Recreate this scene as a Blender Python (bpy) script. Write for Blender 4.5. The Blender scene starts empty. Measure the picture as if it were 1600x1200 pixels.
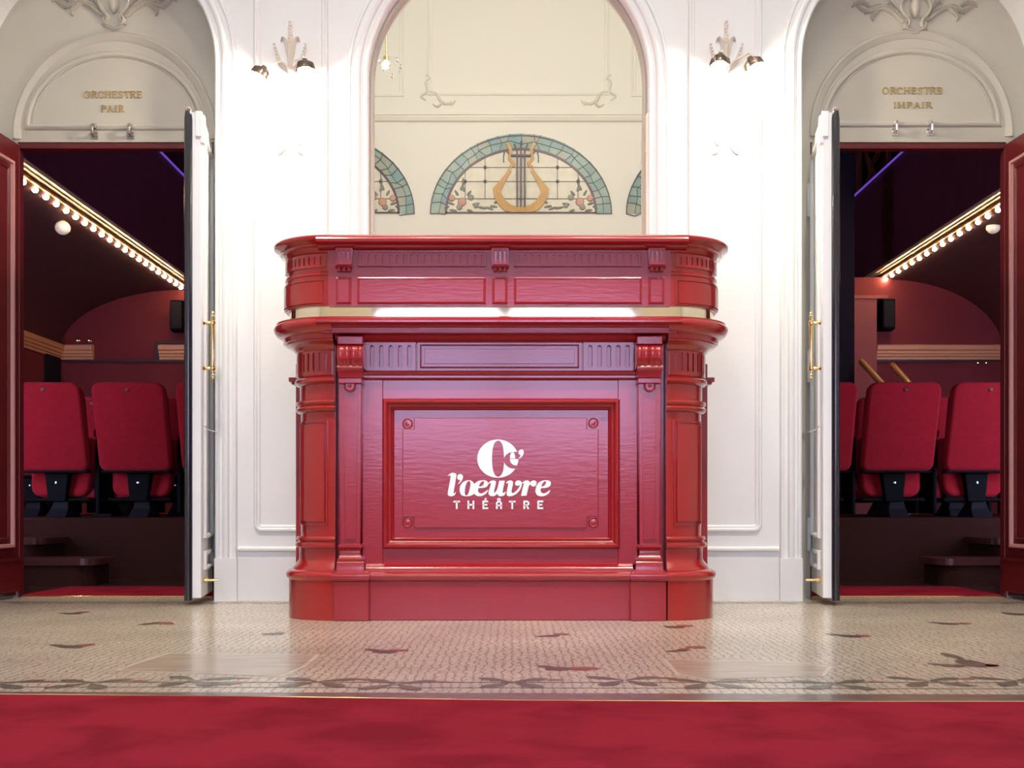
import bpy, bmesh, math, random
from mathutils import Vector, Matrix
random.seed(7)
PI = math.pi
S = bpy.context.scene
COL = S.collection
F = 1786.0          # focal length in pixels of the 1600 px wide frame
HC = 0.392          # camera height
HY = 795.0          # horizon row

# ------------------------------------------------------------------ camera
cd = bpy.data.cameras.new('camera'); cam = bpy.data.objects.new('camera', cd); COL.objects.link(cam)
cam.location = (0, 0, HC); cam.rotation_euler = (PI/2, 0, 0)
cd.sensor_width = 36; cd.lens = F/1600*36; cd.shift_y = (HY-600)/1600; cd.clip_start = .05
S.camera = cam
# ------------------------------------------------------------------ world: daylight outside the street doors
W = bpy.data.worlds.new('world'); S.world = W; W.use_nodes = True
bgn = W.node_tree.nodes['Background']
bgn.inputs[0].default_value = (.57, .585, 1.0, 1); bgn.inputs[1].default_value = 12
S.view_settings.view_transform = 'Standard'; S.view_settings.look = 'None'
S.view_settings.gamma = 1; S.view_settings.use_curve_mapping = False
S.view_settings.exposure = 0.10
SCONCE = 1300.0      # emission of each wall lamp bulb
PENDANT = 400.0
STRING = 95.0
GLOBE = 54.0  # emission of the added foyer globes
SPOT = 560.0  # power of the added foyer spotlights
# portal for the daylight through the street doors behind the camera
pl = bpy.data.lights.new('street_door_portal', 'AREA'); pl.shape = 'RECTANGLE'; pl.size = 2.3; pl.size_y = 1.25
pl.cycles.is_portal = True
po = bpy.data.objects.new('street_door_portal', pl); COL.objects.link(po)
po.location = (-.05, -.74, 1.35); po.rotation_euler = (PI/2, 0, 0); po.rotation_euler.x = -PI/2 + PI

# ------------------------------------------------------------------ helpers
def X(px, Y): return (px-800)*Y/F
def Z(py, Y): return HC + (HY-py)*Y/F
def P(px, py, Y): return Vector((X(px, Y), Y, Z(py, Y)))
def YF(py): return HC*F/(py-HY)          # depth of a floor point

def node_mat(name, col, rough=.5, metal=0, coat=0, spec=.5, bump=0, bscale=60, var=0, vscale=6, emis=None, estr=0, sheen=0, trans=0, bstretch=None, crough=.08):
    m = bpy.data.materials.new(name); m.use_nodes = True
    nt = m.node_tree; b = nt.nodes['Principled BSDF']
    b.inputs['Base Color'].default_value = (*col, 1)
    b.inputs['Roughness'].default_value = rough; b.inputs['Metallic'].default_value = metal
    b.inputs['Coat Weight'].default_value = coat; b.inputs['Coat Roughness'].default_value = crough
    b.inputs['Specular IOR Level'].default_value = spec
    b.inputs['Sheen Weight'].default_value = sheen
    b.inputs['Transmission Weight'].default_value = trans
    if emis: b.inputs['Emission Color'].default_value = (*emis, 1); b.inputs['Emission Strength'].default_value = estr
    tc = nt.nodes.new('ShaderNodeTexCoord')
    src = tc.outputs['Object']
    if bstretch:
        mp = nt.nodes.new('ShaderNodeMapping'); mp.inputs['Scale'].default_value = bstretch
        nt.links.new(src, mp.inputs['Vector']); bsrc = mp.outputs[0]
    else: bsrc = src
    if bump:
        n = nt.nodes.new('ShaderNodeTexNoise'); n.inputs['Scale'].default_value = bscale; n.inputs['Detail'].default_value = 4
        nt.links.new(bsrc, n.inputs['Vector'])
        bp = nt.nodes.new('ShaderNodeBump'); bp.inputs['Strength'].default_value = bump; bp.inputs['Distance'].default_value = .01
        nt.links.new(n.outputs[0], bp.inputs['Height']); nt.links.new(bp.outputs[0], b.inputs['Normal'])
        if coat: nt.links.new(bp.outputs[0], b.inputs['Coat Normal'])
    if var:
        n = nt.nodes.new('ShaderNodeTexNoise'); n.inputs['Scale'].default_value = vscale; n.inputs['Detail'].default_value = 5
        nt.links.new(bsrc, n.inputs['Vector'])
        r = nt.nodes.new('ShaderNodeMapRange'); r.inputs[1].default_value = .3; r.inputs[2].default_value = .7
        r.inputs[3].default_value = 1-var; r.inputs[4].default_value = 1+var*.5
        nt.links.new(n.outputs[0], r.inputs[0])
        mx = nt.nodes.new('ShaderNodeMix'); mx.data_type = 'RGBA'; mx.blend_type = 'MULTIPLY'; mx.inputs[0].default_value = 1
        mx.inputs[6].default_value = (*col, 1); nt.links.new(r.outputs[0], mx.inputs[7]); nt.links.new(mx.outputs[2], b.inputs['Base Color'])
    return m

M = {}
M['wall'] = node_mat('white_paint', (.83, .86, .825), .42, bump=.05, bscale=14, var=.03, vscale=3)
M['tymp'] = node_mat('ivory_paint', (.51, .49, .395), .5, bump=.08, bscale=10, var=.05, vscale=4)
M['cream'] = node_mat('cream_paint', (.88, .87, .79), .5, bump=.04, bscale=10)
M['sconce'] = node_mat('ivory_gesso', (.80, .75, .64), .5)
M['enamel'] = node_mat('red_enamel', (.30, .005, .010), .35, spec=.35, coat=.8, bump=.03, bscale=45, crough=.12)
M['enamel_panel'] = node_mat('brushed_red_enamel', (.31, .0045, .015), .38, spec=.35, coat=.8, bump=.04, bscale=22, bstretch=(1, 1, 5), crough=.16)
M['enamel_round'] = node_mat('smooth_red_enamel', (.34, .008, .007), .3, spec=.3, coat=1, bump=.012, bscale=16, bstretch=(1, 1, .3), crough=.03)
M['brass'] = node_mat('polished_brass', (.86, .66, .30), .09, 1, bump=.02, bscale=8)
M['brass_strip'] = node_mat('pale_brass_strip', (.93, .82, .58), .05, 1, bump=.015, bscale=5)
M['gold'] = node_mat('gilt', (.50, .37, .12), .4, .5)
M['goldmould'] = node_mat('gilded_moulding', (.75, .34, .15), .45, .1, coat=.2)
M['platebronze'] = node_mat('bronze_plate', (.10, .06, .03), .5, .3)
M['cup'] = node_mat('dark_bronze_cup', (.16, .12, .09), .3, .9)
M['chrome'] = node_mat('metal', (.75, .72, .68), .25, 1)
M['tarnish'] = node_mat('tarnished_metal', (.42, .38, .33), .35, .9)
M['black'] = node_mat('black_rubber', (.012, .013, .018), .28, coat=.4)
M['blackm'] = node_mat('black_iron', (.004, .004, .004), .6, spec=.06)
M['greym'] = node_mat('grey_iron', (.018, .018, .02), .6, spec=.06)
M['redpaint'] = node_mat('dark_red_paint', (.12, .008, .010), .42, var=.1, vscale=5)
M['redpaint2'] = node_mat('door_red_paint', (.13, .010, .012), .35, var=.1, vscale=5)
M['pink'] = node_mat('pink_bead_paint', (.52, .25, .22), .4)
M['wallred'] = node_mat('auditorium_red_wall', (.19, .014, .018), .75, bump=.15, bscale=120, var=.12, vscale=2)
M['wallredlit'] = node_mat('auditorium_rust_wall', (.30, .055, .045), .6, bump=.08, bscale=60, var=.15, vscale=2)  # red wall again, with the light on it put into a brighter colour
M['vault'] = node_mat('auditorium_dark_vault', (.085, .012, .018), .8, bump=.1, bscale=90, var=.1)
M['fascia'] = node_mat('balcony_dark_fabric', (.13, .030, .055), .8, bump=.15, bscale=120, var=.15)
M['dark'] = node_mat('dark_ceiling', (.02, .015, .022), .9, spec=.05)
M['brown'] = node_mat('brown_rail', (.035, .012, .010), .5)
M['ornate'] = node_mat('bronze_ornament', (.35, .14, .08), .5, .2)
M['riser'] = node_mat('brown_red_carpet', (.05, .018, .013), .95, spec=.08, bump=.6, bscale=300, var=.25, vscale=150)
M['seat'] = node_mat('red_velour', (.33, .010, .017), .85, spec=.12, bump=.15, bscale=300, sheen=.04, var=.12, vscale=40)
M['wood'] = node_mat('oak_rail', (.62, .30, .08), .35, coat=.3)
M['step'] = node_mat('dark_wood_nosing', (.07, .02, .016), .35, coat=.3)
M['logo'] = node_mat('pale_vinyl', (.86, .90, .87), .4)
M['plastic'] = node_mat('opal_globe', (.80, .72, .62), .25, coat=.3, emis=(1, .75, .5), estr=.15)
M['bulb'] = node_mat('lit_bulb', (1, .9, .75), .3, emis=(1, .88, .72), estr=SCONCE)
M['bulb2'] = node_mat('lit_pendant', (1, .95, .9), .3, emis=(1, .93, .82), estr=PENDANT)
M['bulb3'] = node_mat('lit_string_bulb', (1, .8, .5), .3, emis=(1, .72, .40), estr=STRING)
M['globelit'] = node_mat('lit_opal_globe', (1, .95, .9), .3, emis=(1, .90, .76), estr=GLOBE)  # glow of the globes added as foyer fill
M['led'] = node_mat('violet_led', (.2, .1, .5), .5, emis=(.22, .10, .75), estr=.55)
M['crystal'] = node_mat('crystal', (1, 1, 1), .02, trans=1, coat=0)
M['silver'] = node_mat('mirror_glass', (.95, .955, .92), .004, 1)
M['gglass'] = node_mat('door_glass', (.95, .97, 1), .02, trans=1)
for n_, c_ in (('teal1', (.26, .40, .37)), ('teal2', (.33, .47, .42)), ('teal3', (.24, .40, .44)), ('teal4', (.40, .44, .38)),
               ('pane', (.80, .77, .64)), ('lead', (.09, .085, .09)), ('lyre', (.62, .37, .13)), ('purple', (.13, .09, .11)), ('leafg', (.30, .32, .27)), ('rose', (.60, .34, .26))):
    M[n_] = node_mat(n_+'_glass', c_, .3, var=.12, vscale=12)
M['stone'] = node_mat('grey_violet_marble', (.16, .11, .10), .3, var=.4, vscale=30, coat=.3)
M['inlay_leaf'] = node_mat('green_grey_tesserae', (.11, .105, .075), .35, var=.35, vscale=110, coat=.3)
M['inlay_red'] = node_mat('red_tesserae', (.30, .10, .075), .35, var=.35, vscale=110, coat=.3)
M['inlay_dark'] = node_mat('dark_tesserae', (.10, .075, .065), .35, var=.3, vscale=110, coat=.3)

def floor_mat():
    m = bpy.data.materials.new('mosaic'); m.use_nodes = True; nt = m.node_tree; b = nt.nodes['Principled BSDF']; N = nt.nodes.new; L = nt.links.new
    b.inputs['Roughness'].default_value = .38; b.inputs['Coat Weight'].default_value = .55; b.inputs['Coat Roughness'].default_value = .16
    tc = N('ShaderNodeTexCoord')
    nz = N('ShaderNodeTexNoise'); nz.inputs['Scale'].default_value = 7; nz.inputs['Detail'].default_value = 1; L(tc.outputs['Object'], nz.inputs['Vector'])
    # rows of tesserae: wavy courses running away from the viewer
    wv = N('ShaderNodeTexWave'); wv.inputs['Scale'].default_value = 14.0; wv.inputs['Distortion'].default_value = 5.5; wv.inputs['Detail'].default_value = 2.5
    wv.inputs['Detail Scale'].default_value = 1.6; wv.bands_direction = 'X'; L(tc.outputs['Object'], wv.inputs['Vector'])
    r1 = N('ShaderNodeMapRange'); r1.inputs[1].default_value = .03; r1.inputs[2].default_value = .22; r1.inputs[3].default_value = 0; r1.inputs[4].default_value = 1; L(wv.outputs[1], r1.inputs[0])
    vo = N('ShaderNodeTexVoronoi'); vo.feature = 'DISTANCE_TO_EDGE'; vo.inputs['Scale'].default_value = 75; L(tc.outputs['Object'], vo.inputs['Vector'])
    r2 = N('ShaderNodeMapRange'); r2.inputs[1].default_value = .02; r2.inputs[2].default_value = .1; r2.inputs[3].default_value = .72; r2.inputs[4].default_value = 1; L(vo.outputs['Distance'], r2.inputs[0])
    vc = N('ShaderNodeTexVoronoi'); vc.inputs['Scale'].default_value = 75; L(tc.outputs['Object'], vc.inputs['Vector'])
    bw = N('ShaderNodeRGBToBW'); L(vc.outputs['Color'], bw.inputs[0])
    r3 = N('ShaderNodeMapRange'); r3.inputs[3].default_value = .82; r3.inputs[4].default_value = 1.12; L(bw.outputs[0], r3.inputs[0])
    ns = N('ShaderNodeTexNoise'); ns.inputs['Scale'].default_value = 2.3; ns.inputs['Detail'].default_value = 6; L(tc.outputs['Object'], ns.inputs['Vector'])
    r4 = N('ShaderNodeMapRange'); r4.inputs[1].default_value = .3; r4.inputs[2].default_value = .7; r4.inputs[3].default_value = .80; r4.inputs[4].default_value = 1.1; L(ns.outputs[0], r4.inputs[0])
    m1 = N('ShaderNodeMix'); m1.data_type = 'RGBA'; m1.inputs[6].default_value = (.38, .30, .225, 1); m1.inputs[7].default_value = (.64, .575, .445, 1); L(r1.outputs[0], m1.inputs[0])
    a = N('ShaderNodeMath'); a.operation = 'MULTIPLY'; L(r2.outputs[0], a.inputs[0]); L(r3.outputs[0], a.inputs[1])
    a2 = N('ShaderNodeMath'); a2.operation = 'MULTIPLY'; L(a.outputs[0], a2.inputs[0]); L(r4.outputs[0], a2.inputs[1])
    m2 = N('ShaderNodeMix'); m2.data_type = 'RGBA'; m2.blend_type = 'MULTIPLY'; m2.inputs[0].default_value = 1; L(m1.outputs[2], m2.inputs[6]); L(a2.outputs[0], m2.inputs[7])
    L(m2.outputs[2], b.inputs['Base Color'])
    bp = N('ShaderNodeBump'); bp.inputs['Strength'].default_value = .12; bp.inputs['Distance'].default_value = .004; L(a2.outputs[0], bp.inputs['Height'])
    L(bp.outputs[0], b.inputs['Normal'])
    n5 = N('ShaderNodeTexNoise'); n5.inputs['Scale'].default_value = 5; n5.inputs['Detail'].default_value = 2; L(tc.outputs['Object'], n5.inputs['Vector'])
    b5 = N('ShaderNodeBump'); b5.inputs['Strength'].default_value = .05; b5.inputs['Distance'].default_value = .01; L(n5.outputs[0], b5.inputs['Height']); L(b5.outputs[0], b.inputs['Coat Normal'])
    return m
M['mosaic'] = floor_mat()
M['worn'] = node_mat('worn_mosaic', (.50, .42, .32), .3, coat=.5, var=.25, vscale=9, bump=.05, bscale=100, bstretch=(1, 3, 1), crough=.12)
M['worn_edge'] = node_mat('pale_mortar', (.66, .58, .46), .4, coat=.3, var=.2, vscale=30)
def carpet_mat():
    m = node_mat('red_carpet_pile', (.36, .022, .034), .95, spec=.04, bump=.5, bscale=500)
    nt = m.node_tree; b = nt.nodes['Principled BSDF']; N = nt.nodes.new; L = nt.links.new
    tc = N('ShaderNodeTexCoord'); mp = N('ShaderNodeMapping'); mp.inputs['Scale'].default_value = (1, 1, 1); mp.inputs['Rotation'].default_value = (0, 0, .25)
    L(tc.outputs['Object'], mp.inputs[0])
    n = N('ShaderNodeTexNoise'); n.inputs['Scale'].default_value = 5; n.inputs['Detail'].default_value = 6; n.inputs['Distortion'].default_value = .4; L(mp.outputs[0], n.inputs['Vector'])
    cr = N('ShaderNodeMapRange'); cr.inputs[1].default_value = .36; cr.inputs[2].default_value = .56; L(n.outputs[0], cr.inputs[0])
    mx = N('ShaderNodeMix'); mx.data_type = 'RGBA'; mx.inputs[6].default_value = (.24, .012, .024, 1); mx.inputs[7].default_value = (.34, .019, .036, 1)
    L(cr.outputs[0], mx.inputs[0]); L(mx.outputs[2], b.inputs['Base Color'])
    return m
M['carpet'] = carpet_mat()

def setp(o, label=None, cat=None, group=None, kind=None):
    if label: o['label'] = label
    if cat: o['category'] = cat
    if group: o['group'] = group
    if kind: o['kind'] = kind
    return o
def obj(name, bm, mats, parent=None, smooth=None, bevel=0, recalc=True):
    if not isinstance(mats, (list, tuple)): mats = [mats]
    if recalc: bmesh.ops.recalc_face_normals(bm, faces=bm.faces)
    me = bpy.data.meshes.new(name)
    if parent is not None:
        off = Vector(parent['_o']) if '_o' in parent else Vector((0, 0, 0))
        bmesh.ops.translate(bm, vec=-off, verts=bm.verts)
    bm.to_mesh(me); bm.free()
    for m in mats: me.materials.append(M[m] if isinstance(m, str) else m)
    o = bpy.data.objects.new(name, me); COL.objects.link(o)
    if parent is not None:
        o.parent = parent
        o['_o'] = list(off)
    if smooth is not None:
        for p in me.polygons: p.use_smooth = True
        me.set_sharp_from_angle(angle=math.radians(smooth))
    if bevel:
        md = o.modifiers.new('bevel', 'BEVEL'); md.width = bevel; md.segments = 2; md.limit_method = 'ANGLE'; md.angle_limit = math.radians(40)
        md.harden_normals = False
    return o
def struct(name, bm, mats, label=None, **k):
    o = obj(name, bm, mats, None, **k); setp(o, label, None, None, 'structure'); return o
def thing(name, loc, label, cat, group=None, kind=None):
    o = bpy.data.objects.new(name, None); COL.objects.link(o); o.location = loc; o['_o'] = list(loc); o.empty_display_size = .1
    return setp(o, label, cat, group, kind)
def tagobj(o, label, cat, group=None): return setp(o, label, cat, group)
def BM(): return bmesh.new()
def box(bm, x0, x1, y0, y1, z0, z1, mi=0):
    v = [bm.verts.new(c) for c in ((x0,y0,z0),(x1,y0,z0),(x1,y1,z0),(x0,y1,z0),(x0,y0,z1),(x1,y0,z1),(x1,y1,z1),(x0,y1,z1))]
    for f in ((0,3,2,1),(4,5,6,7),(0,1,5,4),(1,2,6,5),(2,3,7,6),(3,0,4,7)):
        fc = bm.faces.new([v[i] for i in f]); fc.material_index = mi
    return bm
def pbox(bm, px0, px1, py0, py1, Y, d, ref=None, mi=0):
    r = ref or Y
    return box(bm, X(px0, r), X(px1, r), Y, Y+d, Z(py1, r), Z(py0, r), mi)
def loft(bm, rings, closed=True, cap=True, mi=0):
    vs = [[bm.verts.new(p) for p in r] for r in rings]
    n = len(vs[0])
    for a, b in zip(vs, vs[1:]):
        for i in range(n if closed else n-1):
            j = (i+1) % n
            f = bm.faces.new((a[i], a[j], b[j], b[i])); f.material_index = mi
    if cap and closed:
        for r in (vs[0], vs[-1]):
            f = bm.faces.new(r); f.material_index = mi
    return vs
def lathe(bm, prof, c, axis=(0, 0, 1), n=20, mi=0, cap=True):
    """prof: list of (radius, height) along axis from c"""
    ax = Vector(axis).normalized(); t = ax.orthogonal().normalized(); b = ax.cross(t); c = Vector(c)
    rings = [[c+ax*h+(t*math.cos(2*PI*i/n)+b*math.sin(2*PI*i/n))*max(r, 1e-5) for i in range(n)] for r, h in prof]
    loft(bm, rings, True, cap, mi)
def sphere(bm, c, r, n=14, sz=1, mi=0):
    lathe(bm, [(r*math.sin(PI*k/n), -r*sz*math.cos(PI*k/n)) for k in range(0, n+1)], c, (0, 0, 1), n*2 if n < 8 else 16, mi)
def tube(bm, pts, r, n=8, mi=0, flat=None):
    """tube along 3D pts; r number or list"""
    pts = [Vector(p) for p in pts]; m = len(pts)
    rr = r if isinstance(r, (list, tuple)) else [r]*m
    t0 = (pts[1]-pts[0]).normalized(); up = t0.orthogonal().normalized(); rings = []
    for i, p in enumerate(pts):
        t = (pts[min(i+1, m-1)]-pts[max(i-1, 0)]).normalized()
        up = (up - t*up.dot(t)).normalized(); sd = t.cross(up)
        rings.append([p+(up*math.cos(2*PI*k/n)+sd*math.sin(2*PI*k/n))*rr[i] for k in range(n)])
    loft(bm, rings, True, True, mi)
def spline(pts, k=6, closed=False):
    """Catmull-Rom through pts; a point with a third item 1 (2D) is a corner"""
    P_ = [Vector(p[:2]) for p in pts]; C_ = [len(p) > 2 and p[2] == 1 for p in pts]; n = len(P_); out = []
    rng = range(n if closed else n-1)
    for i in rng:
        j = (i+1) % n
        p1, p2 = P_[i], P_[j]
        p0 = P_[(i-1) % n] if (closed or i > 0) else p1
        p3 = P_[(j+1) % n] if (closed or j < n-1) else p2
        m1 = (p2-p1)*.5 if C_[i] else (p2-p0)*.5
        m2 = (p2-p1)*.5 if C_[j] else (p3-p1)*.5
        for s in range(k):
            t = s/k; t2 = t*t; t3 = t2*t
            out.append(p1*(2*t3-3*t2+1)+m1*(t3-2*t2+t)+p2*(-2*t3+3*t2)+m2*(t3-t2))
    if not closed: out.append(P_[-1])
    return out
def fill(loops, depth):
    """2D loops (first outer, rest holes or islands) -> bmesh in x,y plane, extruded z 0..depth"""
    cu = bpy.data.curves.new('tmp', 'CURVE'); cu.dimensions = '2D'; cu.fill_mode = 'BOTH'; cu.extrude = depth/2
    for lp in loops:
        sp = cu.splines.new('POLY'); sp.points.add(len(lp)-1)
        for i, p in enumerate(lp): sp.points[i].co = (p[0], p[1], 0, 1)
        sp.use_cyclic_u = True
    o = bpy.data.objects.new('tmp', cu); COL.objects.link(o)
    dg = bpy.context.evaluated_depsgraph_get(); me = bpy.data.meshes.new_from_object(o.evaluated_get(dg))
    bm = BM(); bm.from_mesh(me); bmesh.ops.remove_doubles(bm, verts=bm.verts, dist=1e-6)
    bmesh.ops.translate(bm, vec=(0, 0, depth/2), verts=bm.verts)
    bpy.data.objects.remove(o); bpy.data.curves.remove(cu); bpy.data.meshes.remove(me)
    return bm
def merge(dst, src, fn=None, mi=0):
    mp = {}
    for v in src.verts: mp[v] = dst.verts.new(fn(v.co) if fn else v.co)
    for f in src.faces:
        try:
            nf = dst.faces.new([mp[v] for v in f.verts]); nf.material_index = mi
        except ValueError: pass
    src.free(); return dst
def wallfill(bm, loops, Y0, Y1, mi=0):
    """loops in (x,z); solid between Y0 (front) and Y1"""
    return merge(bm, fill(loops, Y1-Y0), lambda c: Vector((c.x, Y0+c.z, c.y)), mi)
def sweep(bm, path, prof, fn, closed=False, capends=True, mi=0):
    """path: 2D pts; prof: (offset to the left-hand normal, height); fn(u,v,h)->3D"""
    n = len(path); path = [Vector(p[:2]) for p in path]; rings = []
    for i in range(n):
        a = path[(i-1) % n] if (closed or i > 0) else None
        c = path[(i+1) % n] if (closed or i < n-1) else None
        d1 = (path[i]-a).normalized() if a is not None else None
        d2 = (c-path[i]).normalized() if c is not None else None
        if d1 is None: d1 = d2
        if d2 is None: d2 = d1
        n1 = Vector((-d1.y, d1.x)); n2 = Vector((-d2.y, d2.x)); nn = (n1+n2)
        if nn.length < 1e-6: nn = n1
        nn.normalize(); k = 1/max(.3, nn.dot(n1))
        rings.append([fn(*(path[i]+nn*o*k), h) for o, h in prof])
    vs = [[bm.verts.new(p) for p in r] for r in rings]; m = len(prof)
    for i in range(n if closed else n-1):
        a, b = vs[i], vs[(i+1) % n]
        for j in range(m-1):
            f = bm.faces.new((a[j], a[j+1], b[j+1], b[j])); f.material_index = mi
    if not closed and capends:
        for r in (vs[0], vs[-1]):
            try: f = bm.faces.new(r); f.material_index = mi
            except ValueError: pass
def onwall(Y): return lambda u, v, h: Vector((u, Y-h, v))
def arc(cx, cz, rx, rz, a0, a1, n=40):
    return [(cx+rx*math.cos(math.radians(a0+(a1-a0)*i/n)), cz+rz*math.sin(math.radians(a0+(a1-a0)*i/n))) for i in range(n+1)]
def leaf(bm, pts, w, h, fn, k=6, tipw=.05, rib=True, mi=0):
    """relief leaf/scroll along 2D pts: width profile swelling, domed; fn(u,v,h)"""
    c = spline(pts, k); n = len(c); rows = []
    for i, p in enumerate(c):
        t = i/(n-1)
        a = c[max(i-1, 0)]; b = c[min(i+1, n-1)]; d = (b-a).normalized(); nn = Vector((-d.y, d.x))
        ww = w*(tipw+(1-tipw)*math.sin(PI*min(1, t*.85+.12))**.8)
        hh = h*(.35+.65*math.sin(PI*min(1, t*.8+.15)))
        row = []
        for s, q in ((-1, 0), (-.8, .55), (-.4, .95), (0, .62 if rib else 1.05), (.4, .95), (.8, .55), (1, 0)):
            row.append(fn(*(p+nn*ww*s), hh*q))
        rows.append(row)
    vs = [[bm.verts.new(q) for q in r] for r in rows]
    for a, b in zip(vs, vs[1:]):
        for j in range(6):
            f = bm.faces.new((a[j], a[j+1], b[j+1], b[j])); f.material_index = mi
    for r in (vs[0], vs[-1]):
        f = bm.faces.new(r); f.material_index = mi
def ribbon(bm, pts, w, fn, h, k=1, mi=0, base=0.0, smooth=False):
    c = spline(pts, 5) if smooth else [Vector(p[:2]) for p in pts]
    sweep(bm, c, [(-w/2, base), (-w/2, h), (w/2, h), (w/2, base)], fn, mi=mi)

# ================================================================== FOYER SHELL
YW, YD = 4.90, 5.05
YM = 4.972; YB = -.60            # mirror plane, wall behind the camera
CX = -.016
HT = 5.6
ED = {-1: 1.268, 1: 1.238}       # inner edges of the two door niches
ROUT = .520
SPR = Z(100, YW)
def niche_loop(s):
    e = ED[s]; cx = s*(e+ROUT); top = arc(cx, SPR, ROUT, ROUT, 180, 0, 48)
    return [(cx-ROUT, 0)]+top+[(cx+ROUT, 0)], cx
nl, ncl = niche_loop(-1); nr, ncr = niche_loop(1)
RM = .600; CSP = Z(126, YW)
cloop = [(CX-RM, .82)]+arc(CX, CSP, RM, RM, 180, 0, 56)+[(CX+RM, .82)]
outer = [(-3.4, 0)]+nl+nr+[(3.4, 0), (3.4, HT), (-3.4, HT)]
bm = BM(); wallfill(bm, [outer, cloop], YW, YD)
struct('wall_back', bm, 'wall', 'white plaster foyer wall with three arched niches')
# recessed wall with the two doorways
DH = Z(222, YD)
DX0, DX1 = 1.318, 2.185
outer = [(-3.4, 0), (-DX1, 0), (-DX1, DH), (-DX0, DH), (-DX0, 0), (DX0, 0), (DX0, DH), (DX1, DH), (DX1, 0), (3.4, 0), (3.4, HT), (-3.4, HT)]
bm = BM(); wallfill(bm, [outer], YD, YD+.04)
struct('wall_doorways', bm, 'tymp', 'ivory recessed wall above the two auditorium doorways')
# other foyer walls
bm = BM(); box(bm, -3.5, -3.4, YB-.1, YD+.12, 0, HT); struct('wall_left', bm, 'wall')
bm = BM(); box(bm, 3.4, 3.5, YB-.1, YD+.12, 0, HT); struct('wall_right', bm, 'wall')
bm = BM(); box(bm, -3.5, 3.5, YB-.2, YD+.12, HT, HT+.1); struct('ceiling', bm, 'wall')

# ---- mouldings of the front wall
CAS = [(0, 0), (0, .020), (.006, .026), (.016, .026), (.020, .018), (.030, .018), (.036, .030), (.046, .034), (.056, .030), (.060, .014), (.074, .014), (.078, .022), (.088, .022), (.092, .012), (.092, 0)]
zb = Z(872, YW)
tn = 1
for s, e in ED.items():
    cx = s*(e+ROUT)
    bm = BM()
    path = [(cx-s*ROUT, zb)]+arc(cx, SPR, ROUT, ROUT, 180 if s > 0 else 0, 0 if s > 0 else 180, 48)+[(cx+s*ROUT, 0.2)]
    sweep(bm, path, [(s*o, h) for o, h in CAS], onwall(YW))
    # plinth block
    xa, xb = sorted((s*(e-.096), s*(e+.0)))
    box(bm, xa, xb, YW-.034, YW, 0, zb)
    struct('trim_%d' % tn, bm, 'wall', smooth=35, bevel=.0)['label'] = 'moulded white casing around the %s door niche' % ('left' if s < 0 else 'right'); tn += 1
bm = BM()
path = [(CX-RM, .86)]+arc(CX, CSP, RM, RM, 180, 0, 56)+[(CX+RM, .86)]
sweep(bm, path, CAS, onwall(YW))
struct('trim_%d' % tn, bm, 'wall', 'moulded white casing around the mirror niche', smooth=35); tn += 1
# pier panels
PAN = [(0, 0), (0, .008), (.005, .014), (.012, .014), (.016, .007), (.024, .007), (.028, .002), (.03, 0)]
PANELS = [(397, 513), (1075, 1190)]
for s, (p0, p1) in zip((-1, 1), PANELS):
    x0, x1 = X(p0, YW), X(p1, YW); z0 = Z(831, YW); z1 = 4.6; r = .035
    path = [(x0, z1), (x0, z0+r)]
    path += [(x0+r-r*math.cos(a*PI/2/6)*1.0, z0+r-r*math.sin(a*PI/2/6)) for a in range(1, 6)]
    path += [(x0+r, z0), (x1-r, z0)]
    path += [(x1-r+r*math.sin(a*PI/2/6), z0+r-r*math.cos(a*PI/2/6)) for a in range(1, 6)]
    path += [(x1, z0+r), (x1, z1)]
    bm = BM(); sweep(bm, path, [(o, h) for o, h in PAN], onwall(YW), closed=True)
    # base band and plinth of the pier
    a, b = sorted((s*(ED[s]-.096), CX+s*.55)); 
    f = onwall(YW)
    sweep(bm, [(a, Z(858, YW)), (b, Z(858, YW))], [(-.012, 0), (-.010, .012), (-.004, .022), (.004, .022), (.010, .012), (.012, 0)], f)
    box(bm, a, b, YW-.012, YW, 0, Z(870, YW))
    struct('baseboard_%s' % ('left' if s < 0 else 'right'), bm, 'wall', 'white panel moulding and plinth of the %s pier' % ('left' if s < 0 else 'right'), smooth=40)

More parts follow.
